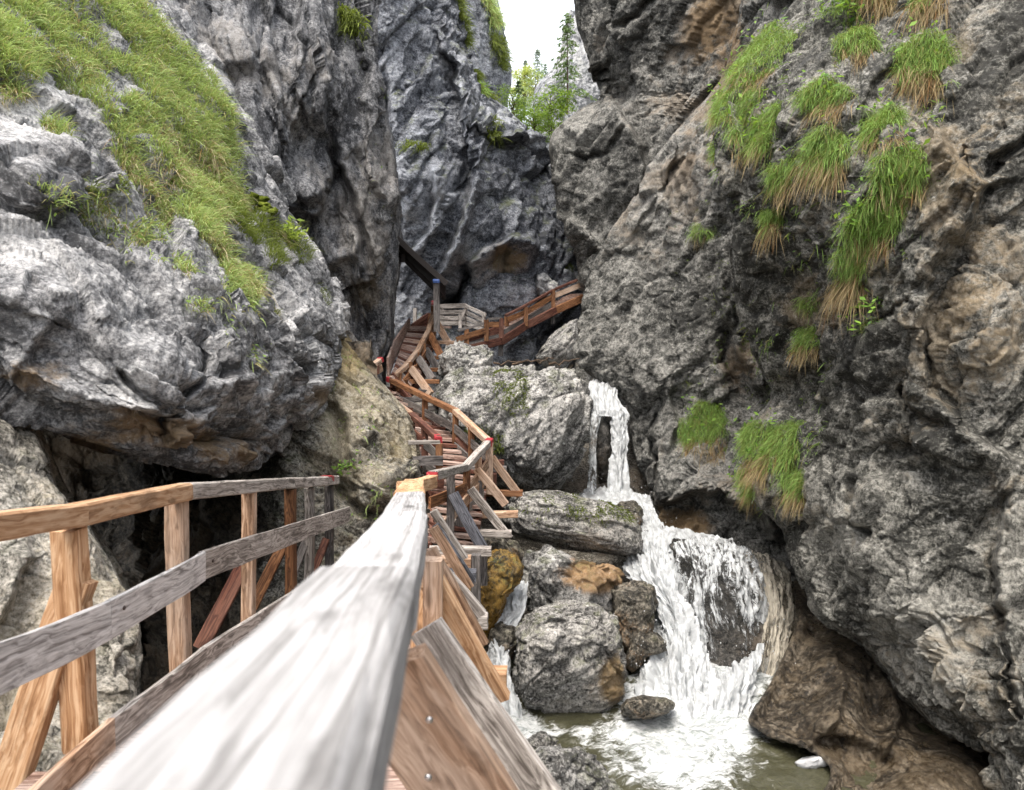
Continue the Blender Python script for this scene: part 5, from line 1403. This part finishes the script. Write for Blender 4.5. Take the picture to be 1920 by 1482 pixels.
def tuft(key, poly, n, L0, dead_n, dead_L, label, leafy=0, kind='green', name='grass_tuft', group='grass tufts hanging on the right cliff', lift=.55, dpoly=None, cat='grass tuft'):
    n = int(n * 1.9)
    r, nn = roots_in(key, poly, n, .035, .22 if n > 700 else .1)
    c = r.mean(0)
    th = thing(name, label, cat, Vector(c.tolist()), group)
    nn[:, 2] = np.clip(nn[:, 2], -.2, 1)
    d = nn * .9 + np.array([-.12, -.30, lift]) + RNG.normal(0, .45, (n, 3))
    d /= np.linalg.norm(d, axis=1, keepdims=True)
    b, t = greens(n, kind)
    V, F, Cc = blades(r, d, L0 * .8 * (0.3 + 1.0 * RNG.random(n)), .003 + .006 * RNG.random(n), .75 + .6 * RNG.random(n), b, t)
    o = mesh_np('green_blades', V - c, F, M['grass'], col=Cc); o.parent = th
    if dead_n:
        # dead blades hang from the lower half of the cushion
        xs_ = [p[0] for p in poly]; ys_ = [p[1] for p in poly]
        ym = min(ys_) + (max(ys_) - min(ys_)) * .68
        dp = dpoly or [(min(xs_) + 4, ym), (max(xs_) - 4, ym), (max(xs_) - 6, max(ys_) + 4), (min(xs_) + 6, max(ys_) + 4)]
        dead_n = int(dead_n * .42)
        rd, nd = roots_in(key, dp, dead_n, .03, .22)
        nd[:, 2] = np.clip(nd[:, 2], -.3, .5)
        d = nd * .55 + np.array([-.03, -.20, -.35]) + RNG.normal(0, .16, (dead_n, 3))
        d /= np.linalg.norm(d, axis=1, keepdims=True)
        b, t = greens(dead_n, 'dry')
        V, F, Cc = blades(rd + nd * .05, d, .62 * dead_L * (0.4 + .8 * RNG.random(dead_n)), .004 + .006 * RNG.random(dead_n), .7 + .5 * RNG.random(dead_n), b, t)
        o = mesh_np('dry_blades', V - c, F, M['dry'], col=Cc); o.parent = th
    if leafy:
        rl_, nl = roots_in(key, poly, leafy, .04, .3)
        V, F, Cc = leaf_quads(rl_ + nl * (.12 + .12 * RNG.random((leafy, 1))) + np.array([0, 0, .10]), leafy, (.03, .03, .03), .045, np.array([.05, .13, .02]), np.array([.22, .38, .06]))
        o = mesh_np('broad_leaves', V - c, F, M['leaf'], col=Cc); o.parent = th
    return th
T_ = tuft
T_('G', [(1402,55),(1440,44),(1515,62),(1520,92),(1490,128),(1440,150),(1400,150),(1372,165),(1380,120)], 3300, .26, 900, .34, 'largest bright grass cushion at the upper left edge of the right cliff', 40)
T_('G', [(1350,178),(1400,150),(1440,165),(1450,205),(1420,232),(1370,240),(1345,222)], 1900, .25, 250, .25, 'grass cushion just below the largest one at the cliff edge', 40)
T_('G', [(1395,235),(1460,195),(1500,205),(1490,250),(1450,290),(1410,285),(1380,262)], 1900, .25, 500, .32, 'dense grass clump two below the largest cushion', 60)
T_('G', [(1505,170),(1560,150),(1600,175),(1595,200),(1550,215),(1510,205)], 1500, .23, 800, .30, 'grass clump with a thick straw skirt right of the cliff edge cushions', 20)
T_('G', [(1570,75),(1630,60),(1645,95),(1620,120),(1575,118)], 1200, .24, 550, .32, 'grass clump below the leafy ledge with straw hanging over bare rock')
T_('G', [(1545,40),(1590,15),(1625,25),(1610,55),(1560,62)], 500, .18, 0, 0, 'leafy green plant on the high ledge near the top edge', 260, name='leafy_plant', cat='plant')
T_('G', [(1615,-30),(1680,-35),(1690,10),(1640,22)], 1300, .25, 900, .42, 'topmost left tuft with long brown blades hanging down')
T_('G', [(1700,-35),(1790,-30),(1800,15),(1720,30)], 1400, .25, 1100, .48, 'topmost right tuft with long brown blades hanging down')
T_('G', [(1695,85),(1750,72),(1785,85),(1780,130),(1740,160),(1695,165),(1682,130)], 2300, .25, 1500, .42, 'round tuft standing alone with a heavy straw skirt and a rust root below', 20)
T_('G', [(1612,225),(1660,195),(1690,215),(1680,260),(1620,275)], 1500, .23, 400, .28, 'light green tuft below left of the round lone tuft', 20)
T_('G', [(1520,265),(1560,240),(1590,260),(1588,300),(1560,325),(1525,315),(1505,290)], 1800, .24, 1100, .40, 'tuft in the middle of the cliff with a long pointed straw beard', 10)
T_('G', [(1450,315),(1490,295),(1505,315),(1480,350),(1455,360)], 700, .2, 350, .26, 'small tuft left of the pointed straw beard')
T_('G', [(1650,290),(1720,270),(1735,310),(1720,350),(1660,370),(1635,340)], 2000, .24, 500, .28, 'broad green tuft under the rust root on the right', 70)
T_('G', [(1600,390),(1650,365),(1700,375),(1690,420),(1640,460),(1595,465),(1585,430)], 1900, .24, 500, .32, 'leafy tuft halfway up the right cliff', 180)
T_('G', [(1575,465),(1620,455),(1630,500),(1600,540),(1580,530)], 1000, .22, 1000, .50, 'lowest part of the leafy growth trailing very long rust blades')
T_('G', [(1435,395),(1465,390),(1465,425),(1440,435)], 600, .19, 420, .32, 'narrow tuft hanging under the overhang left of the leafy growth')
T_('G', [(1378,345),(1405,340),(1405,362),(1382,368)], 320, .14, 160, .2, 'tiny tuft at the dark cliff corner')
T_('G', [(1347,268),(1362,262),(1366,295),(1350,298)], 260, .15, 200, .2, 'tiny rusty tuft at the left cliff edge')
T_('G', [(1492,620),(1525,612),(1530,645),(1500,660)], 600, .18, 420, .26, 'single small tuft below the trailing rust blades')
T_('G', [(1405,800),(1450,780),(1525,795),(1525,850),(1510,890),(1440,880),(1400,850)], 4200, .23, 1500, .34, 'big square grass cushion low on the right cliff', 40)
T_('G', [(1455,755),(1480,745),(1488,770),(1462,785)], 450, .16, 80, .15, 'small green sprout on top of the big square cushion', 10)
T_('G', [(1470,890),(1520,885),(1515,925),(1480,935)], 800, .2, 700, .28, 'lower straw skirt growing under the big square cushion')
T_('G', [(1395,880),(1430,865),(1435,920),(1405,935),(1390,915)], 1000, .2, 400, .25, 'green tuft at the lower left of the big square cushion', 20)
T_('F', [(1285,775),(1310,752),(1345,758),(1362,790),(1362,840),(1330,850),(1290,840),(1278,810)], 3400, .26, 1000, .34, 'rounded grass cushion left of the big square cushion', 60)
T_('F', [(1295,425),(1330,420),(1335,445),(1300,450)], 300, .2, 90, .25, 'faint small tuft on the leaning buttress')
T_('G', [(1500,560),(1520,550),(1520,580),(1502,590)], 180, .16, 30, .15, 'thin sprout in a crack under the leafy growth')
T_('G', [(1620,606),(1665,600),(1665,618),(1622,622)], 60, .12, 0, 0, 'single leafy sprig in the diagonal crack', 70, name='leafy_plant', group=None, cat='plant')

# ---- low herbs and short grass in the cracks between the tufts
def crack_herbs():
    Vs, Fq, Ft, Cs, k = [], [], [], [], 0
    for key, poly, n, kd in [('G', [(1345,40),(1600,-20),(1790,-20),(1790,180),(1740,480),(1590,600),(1450,480),(1350,330)], 9000, 'green'), ('F', [(1250,380),(1380,380),(1450,780),(1280,760)], 1500, 'olive'),
                             ('G', [(1400,560),(1560,560),(1540,960),(1380,960)], 2500, 'green'), ('B', [(610,600),(700,720),(770,900),(740,1000),(630,960)], 900, 'bright'),
                             ('C', [(600,-20),(700,-20),(740,450),(660,300)], 500, 'olive'), ('A', [(40,210),(230,340),(470,600),(500,720),(330,620),(60,380)], 2600, 'bright')]:
        r, nn = roots_in(key, poly, n, .02)
        dn = fbm(r * 2.6, 3, 131)
        kp = dn > .20
        r, nn = r[kp], nn[kp]; m = len(r)
        if m < 3: continue
        d = nn * .8 + np.array([0, -.2, .5]) + RNG.normal(0, .5, (m, 3)); d /= np.linalg.norm(d, axis=1, keepdims=True)
        b, t = greens(m, kd)
        V, F, Cc = blades(r, d, .11 * (.4 + RNG.random(m)), .006 + .009 * RNG.random(m), .7 + .5 * RNG.random(m), b, t)
        Vs.append(V); Cs.append(Cc); Fq.append(F[0] + k); Ft.append(F[1] + k); k += len(V)
        q = max(3, m // 6)
        V, F, Cc = leaf_quads(r[:q] + nn[:q] * .05, q, (.03, .03, .03), .028, np.array([.07, .14, .03]), np.array([.24, .36, .08]))
        Vs.append(V); Cs.append(Cc); Fq.append(F + k); k += len(V)
    o = mesh_np('ground_cover', np.concatenate(Vs), [np.concatenate(Fq), np.concatenate(Ft)], M['grass'], col=np.concatenate(Cs))
    tag(o, 'short grass and herbs growing in cracks of the cliffs', None, None, 'stuff')
crack_herbs()

# ---- grass on the crests of the centre wall
def crest(poly, n, L, label, key='D', kind='olive'):
    r, nn = roots_in(key, poly, n, .08, .35)
    d = nn * .5 + np.array([.1, -.2, .75]) + RNG.normal(0, .35, (n, 3)); d /= np.linalg.norm(d, axis=1, keepdims=True)
    b, t = greens(n, kind)
    c = r.mean(0)
    V, F, Cc = blades(r, d, L * (.5 + .8 * RNG.random(n)), .018 + .02 * RNG.random(n), .7 + .5 * RNG.random(n), b * 1.2, t * 1.2)
    th = mesh_np('grass_tuft', V - c, F, M['grass'], col=Cc); th.location = Vector(c.tolist())
    tag(th, label, 'grass tuft', 'grass strips on the gorge crest')
crest([(830,0),(850,0),(875,60),(895,110),(885,120),(858,70)], 1500, .45, 'long grass strip running down the crest left of the sky gap')
crest([(870,5),(892,10),(896,45),(878,40)], 500, .4, 'yellowish grass patch high on the crest by the top edge', kind='bright')
crest([(895,108),(940,130),(935,150),(905,150),(888,125)], 900, .4, 'grass patch at the lower end of the long crest strip')
crest([(895,150),(915,160),(905,185),(890,170)], 500, .4, 'dark green bush of grass under the crest strip', kind='green')
crest([(905,168),(925,180),(925,190),(908,182)], 220, .35, 'grass bit above the rounded crest knob')
crest([(918,225),(940,250),(932,258),(915,235)], 200, .35, 'grass bit below the rounded crest knob')
crest([(760,275),(795,278),(795,288),(765,286)], 260, .4, 'grass on the ledge in the middle of the blue grey wall')
crest([(655,5),(680,40),(678,75),(664,50)], 420, .34, 'grass streak high on the dark left cliff', key='C')
crest([(915,60),(940,80),(948,130),(935,130),(918,95)], 700, .6, 'grass strip on the far crest left of the sky gap', key='D2')
crest([(868,-10),(900,-10),(935,30),(930,60),(900,30)], 700, .7, 'leafy growth on the far crest at the top edge', key='D2', kind='bright')

# ---- moss
def moss(key, poly, n, size, label):
    r, nn = roots_in(key, poly, n, .02)
    v, f = ico(2)
    c = r.mean(0)
    Vs, Fs = [], []
    for i in range(n):
        s = size * RNG.uniform(.5, 1.3)
        Vs.append(v * (s * np.array([1, 1, .6])) * (1 + .25 * RNG.normal(size=(len(v), 1))) + r[i] - c); Fs.append(f + i * len(v))
    o = mesh_np('moss', np.concatenate(Vs), np.concatenate(Fs), M['moss']); o.location = Vector(c.tolist())
    tag(o, label, None, None, 'stuff')
moss('A', [(470,340),(498,375),(505,410),(495,405),(475,370)], 46, .06, 'moss cushion on the right edge of the grassy rock')
moss('B', [(600,560),(612,570),(616,600),(604,590)], 14, .05, 'yellow moss spot at the top of the yellowed shoulder')

def sphere_moss(key, box, n, L, label):
    V, N, _, _ = SURF[key]
    px, py = proj(V)
    front = -(N * V).sum(1) > 0
    idx = np.where((px > box[0]) & (px < box[2]) & (py > box[1]) & (py < box[3]) & front & (fbm(V * 2.2, 3, 91) > .02))[0]
    if len(idx) < 5: return
    s = RNG.choice(idx, n); r = V[s] + RNG.normal(0, .02, (n, 3)); nn = N[s]; c = r.mean(0)
    d = nn * .6 + np.array([0, -.1, .5]) + RNG.normal(0, .5, (n, 3)); d /= np.linalg.norm(d, axis=1, keepdims=True)
    b, t = greens(n, 'olive')
    Vv, F, Cc = blades(r, d, L * (.5 + RNG.random(n)), .012 + .012 * RNG.random(n), .6 + .4 * RNG.random(n), b, t * .8)
    o = mesh_np('moss', Vv - c, F, M['grass'], col=Cc); o.location = Vector(c.tolist())
    tag(o, label, None, None, 'stuff')
sphere_moss(('boulder', 201), (925, 695, 990, 790), 1500, .07, 'green moss streak on the face of the huge boulder')
sphere_moss(('boulder', 201), (870, 770, 945, 850), 700, .07, 'green moss patch on the huge boulder beside the railing corner')
sphere_moss(('boulder', 207), (985, 930, 1190, 990), 1300, .06, 'dark green moss along the top of the flat slab')
sphere_moss(('boulder', 243), (1055, 470, 1100, 505), 350, .14, 'bright moss cap on the dark slab under the far cliff')

# ---- small bush on the left rock
def shrub(px, py, d, label, n=260, r=(.22, .15, .22), size=.05, c0=(.10, .17, .02), c1=(.36, .44, .08), stems=7, h=.5, lean=.2):
    c = P(px, py, d)
    th = thing('bush', label, 'bush', Vector(c.tolist()))
    Vs, Fs, k = [], [], 0
    tips = []
    for s in range(stems):
        tip = np.array([lean + RNG.normal(0, r[0]), RNG.normal(0, r[1]), h * RNG.uniform(.4, 1.1)])
        for q in range(4):
            t = (q + 1) / 4
            tips.append(tip * t + RNG.normal(0, .02, 3) - np.array([0, 0, .12]) * t * t)
        ring = []
        for q in range(5):
            t = q / 4; p = tip * t - np.array([0, 0, .12]) * t * t; w = .009 * (1 - .7 * t)
            for a in range(3): ring.append(p + w * np.array([math.cos(a * 2.1), math.sin(a * 2.1), 0]))
        f = [(q*3+a, q*3+(a+1)%3, q*3+3+(a+1)%3, q*3+3+a) for q in range(4) for a in range(3)]
        Vs.append(np.array(ring)); Fs.append(np.array(f) + k); k += 15
    o = mesh_np('stem', np.concatenate(Vs), np.concatenate(Fs), M['bark']); o.parent = th
    tips = np.array(tips)
    V, F, Cc = leaf_quads(tips[RNG.integers(0, len(tips), n)], n, (.06, .05, .05), size, np.array(c0), np.array(c1))
    o = mesh_np('foliage', V, F, M['leaf'], col=Cc); o.parent = th
shrub(528, 455, 11.6, 'small pale green bush on the right edge of the left rock', lean=.18, h=.55)
shrub(648, 880, 10.2, 'tiny leafy plant on the yellowed rock behind the railing end', n=60, r=(.08, .06, .06), size=.035, stems=4, h=.15, lean=0, c0=(.05, .12, .02), c1=(.2, .34, .06))
shrub(690, 838, 11.2, 'tiny plant on the yellowed rock left of the lower stairs', n=50, r=(.08, .06, .06), size=.035, stems=4, h=.15, lean=0, c0=(.05, .12, .02), c1=(.2, .34, .06))

# ---- trees in the gap
def tube(path, rad, sides=6):
    path = np.asarray(path, float); n = len(path)
    V, F = [], []
    for i in range(n):
        a = np.arange(sides) * 2 * math.pi / sides
        V.append(path[i] + rad[i] * np.stack([np.cos(a), np.sin(a), 0 * a], 1))
    for i in range(n - 1):
        for j in range(sides):
            F.append((i*sides+j, i*sides+(j+1) % sides, (i+1)*sides+(j+1) % sides, (i+1)*sides+j))
    return np.concatenate(V), np.array(F)

def conifer(px, ytop, ybot, d, width, label, group, dense=1.0, col0=(.012, .03, .010), col1=(.06, .115, .03), gaps=.0, lower=0.12):
    b, t = P(px, ybot, d), P(px, ytop, d)
    Hh = np.linalg.norm(t - b)
    th = thing('spruce_tree', label, 'tree', Vector(b.tolist()), group)
    lean = (t - b) / Hh
    V, F = tube([lean * Hh * s for s in np.linspace(0, 1, 10)], .022 * Hh * (1 - .93 * np.linspace(0, 1, 10)) * .5)
    o = mesh_np('trunk', V, F, M['bark']); o.parent = th
    Vs, Fs, Cs, k = [], [], [], 0
    z = lower
    while z < .985:
        L = width * (1 - z) ** .8 * RNG.uniform(.6, 1.1) + .03 * width
        for a in np.arange(RNG.uniform(0, 2), 6.28 + .01, 6.28 / RNG.integers(4, 7)):
            if RNG.random() < gaps: continue
            l = L * RNG.uniform(.55, 1.1)
            n = int(26 * dense * (0.4 + l / width))
            s = RNG.random((n, 1)) ** .7
            dirv = np.array([math.cos(a), math.sin(a), .12])
            p = lean * Hh * z + dirv * l * s - np.array([0, 0, 1]) * l * .45 * s ** 1.6 + RNG.normal(0, .035 * Hh * .35, (n, 3)) * np.array([1, 1, .45])
            q = RNG.normal(0, 1, (n, 3)) * .5 + np.array([math.cos(a), math.sin(a), -.5]); q /= np.linalg.norm(q, axis=1, keepdims=True)
            w = np.cross(q, RNG.normal(0, 1, (n, 3))); w /= np.linalg.norm(w, axis=1, keepdims=True)
            sz = Hh * .020 * RNG.uniform(.6, 1.4, (n, 1))
            Vs.append(np.stack([p - q*sz, p + w*sz*.33, p + q*sz, p - w*sz*.33], 1).reshape(-1, 3))
            Fs.append(np.arange(4*n).reshape(n, 4) + k); k += 4 * n
            Cs.append(np.repeat(np.array(col0) + (np.array(col1) - np.array(col0)) * (RNG.random((n, 1)) * .6 + .4 * s), 4, 0))
        z += RNG.uniform(.025, .05)
    o = mesh_np('crown', np.concatenate(Vs), np.concatenate(Fs), M['needle'], col=np.concatenate(Cs)); o.parent = th

def broadleaf(px, ytop, ybot, d, width, label, group, n=5200, col0=(.05, .11, .015), col1=(.25, .36, .05), size=.02, sub=34):
    b, t = P(px, ybot, d), P(px, ytop, d)
    Hh = np.linalg.norm(t - b)
    th = thing('broadleaf_tree', label, 'tree', Vector(b.tolist()), group)
    ends, Vs, Fs, k = [], [], [], 0
    tr = [np.array([0, 0, Hh * s]) + np.array([math.sin(s * 3) * .03, 0, 0]) * Hh for s in np.linspace(0, .8, 7)]
    V, F = tube(tr, .018 * Hh * (1 - .8 * np.linspace(0, 1, 7))); Vs.append(V); Fs.append(F); k = len(V)
    for i in range(sub):
        s = RNG.uniform(.25, .8); a = RNG.uniform(0, 6.28)
        p0 = np.array([0, 0, Hh * s]); l = width * RNG.uniform(.4, 1.0) * (1.15 - s * .6)
        p2 = p0 + np.array([math.cos(a) * l, math.sin(a) * l, Hh * RNG.uniform(.02, .24)])
        p1 = (p0 + p2) / 2 + np.array([0, 0, .05 * Hh])
        V, F = tube([p0, p1, p2], [.007 * Hh, .004 * Hh, .0015 * Hh], 4); Vs.append(V); Fs.append(F + k); k += len(V)
        ends += [p2, p1 * .5 + p2 * .5, p2 + RNG.normal(0, .05, 3) * Hh * .5]
    o = mesh_np('trunk', np.concatenate(Vs), np.concatenate(Fs), M['bark']); o.parent = th
    ends = np.array(ends)
    V, F, Cc = leaf_quads(ends[RNG.integers(0, len(ends), n)], n, np.array([.055, .055, .03]) * Hh, size * Hh, np.array(col0), np.array(col1), flat=.4)
    o = mesh_np('crown', V, F, M['leaf'], col=Cc); o.parent = th
g = 'trees in the gap of the gorge'  # farther crowns get lightened colours that stand in for haze
conifer(1064, 20, 215, 40, 1.7, 'tall thin spruce standing against the right cliff edge', g, gaps=.25, lower=.2, col0=(.06, .10, .04), col1=(.17, .25, .11))
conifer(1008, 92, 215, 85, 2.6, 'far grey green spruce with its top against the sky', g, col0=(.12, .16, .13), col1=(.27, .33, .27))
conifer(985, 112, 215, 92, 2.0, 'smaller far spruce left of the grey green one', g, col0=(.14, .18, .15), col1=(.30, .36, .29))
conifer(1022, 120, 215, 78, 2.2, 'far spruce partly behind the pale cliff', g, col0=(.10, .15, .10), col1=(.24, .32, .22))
broadleaf(982, 122, 225, 66, 1.6, 'yellow green tree low in the gap', g, n=3200, col0=(.24, .28, .06), col1=(.52, .56, .16))
broadleaf(1003, 145, 235, 60, 1.9, 'mid green tree behind the yellow green one', g, n=3000, col0=(.13, .20, .06), col1=(.34, .43, .15))
conifer(972, 150, 300, 38, 1.2, 'dark spruce at the left of the gap floor', g, col0=(.03, .055, .03), col1=(.11, .17, .08))
broadleaf(960, 158, 260, 33, .85, 'bright bush like tree on the left crest of the gap', g, n=1800, col0=(.08, .15, .02), col1=(.24, .38, .05))
broadleaf(1030, 168, 300, 33, 1.25, 'bright green broadleaf tree in the middle of the gap', g, n=3600, col0=(.09, .17, .02), col1=(.30, .46, .05))
broadleaf(1000, 205, 310, 31.5, 1.0, 'low bright green tree at the bottom of the gap', g, n=3000, col0=(.06, .13, .02), col1=(.22, .36, .05))
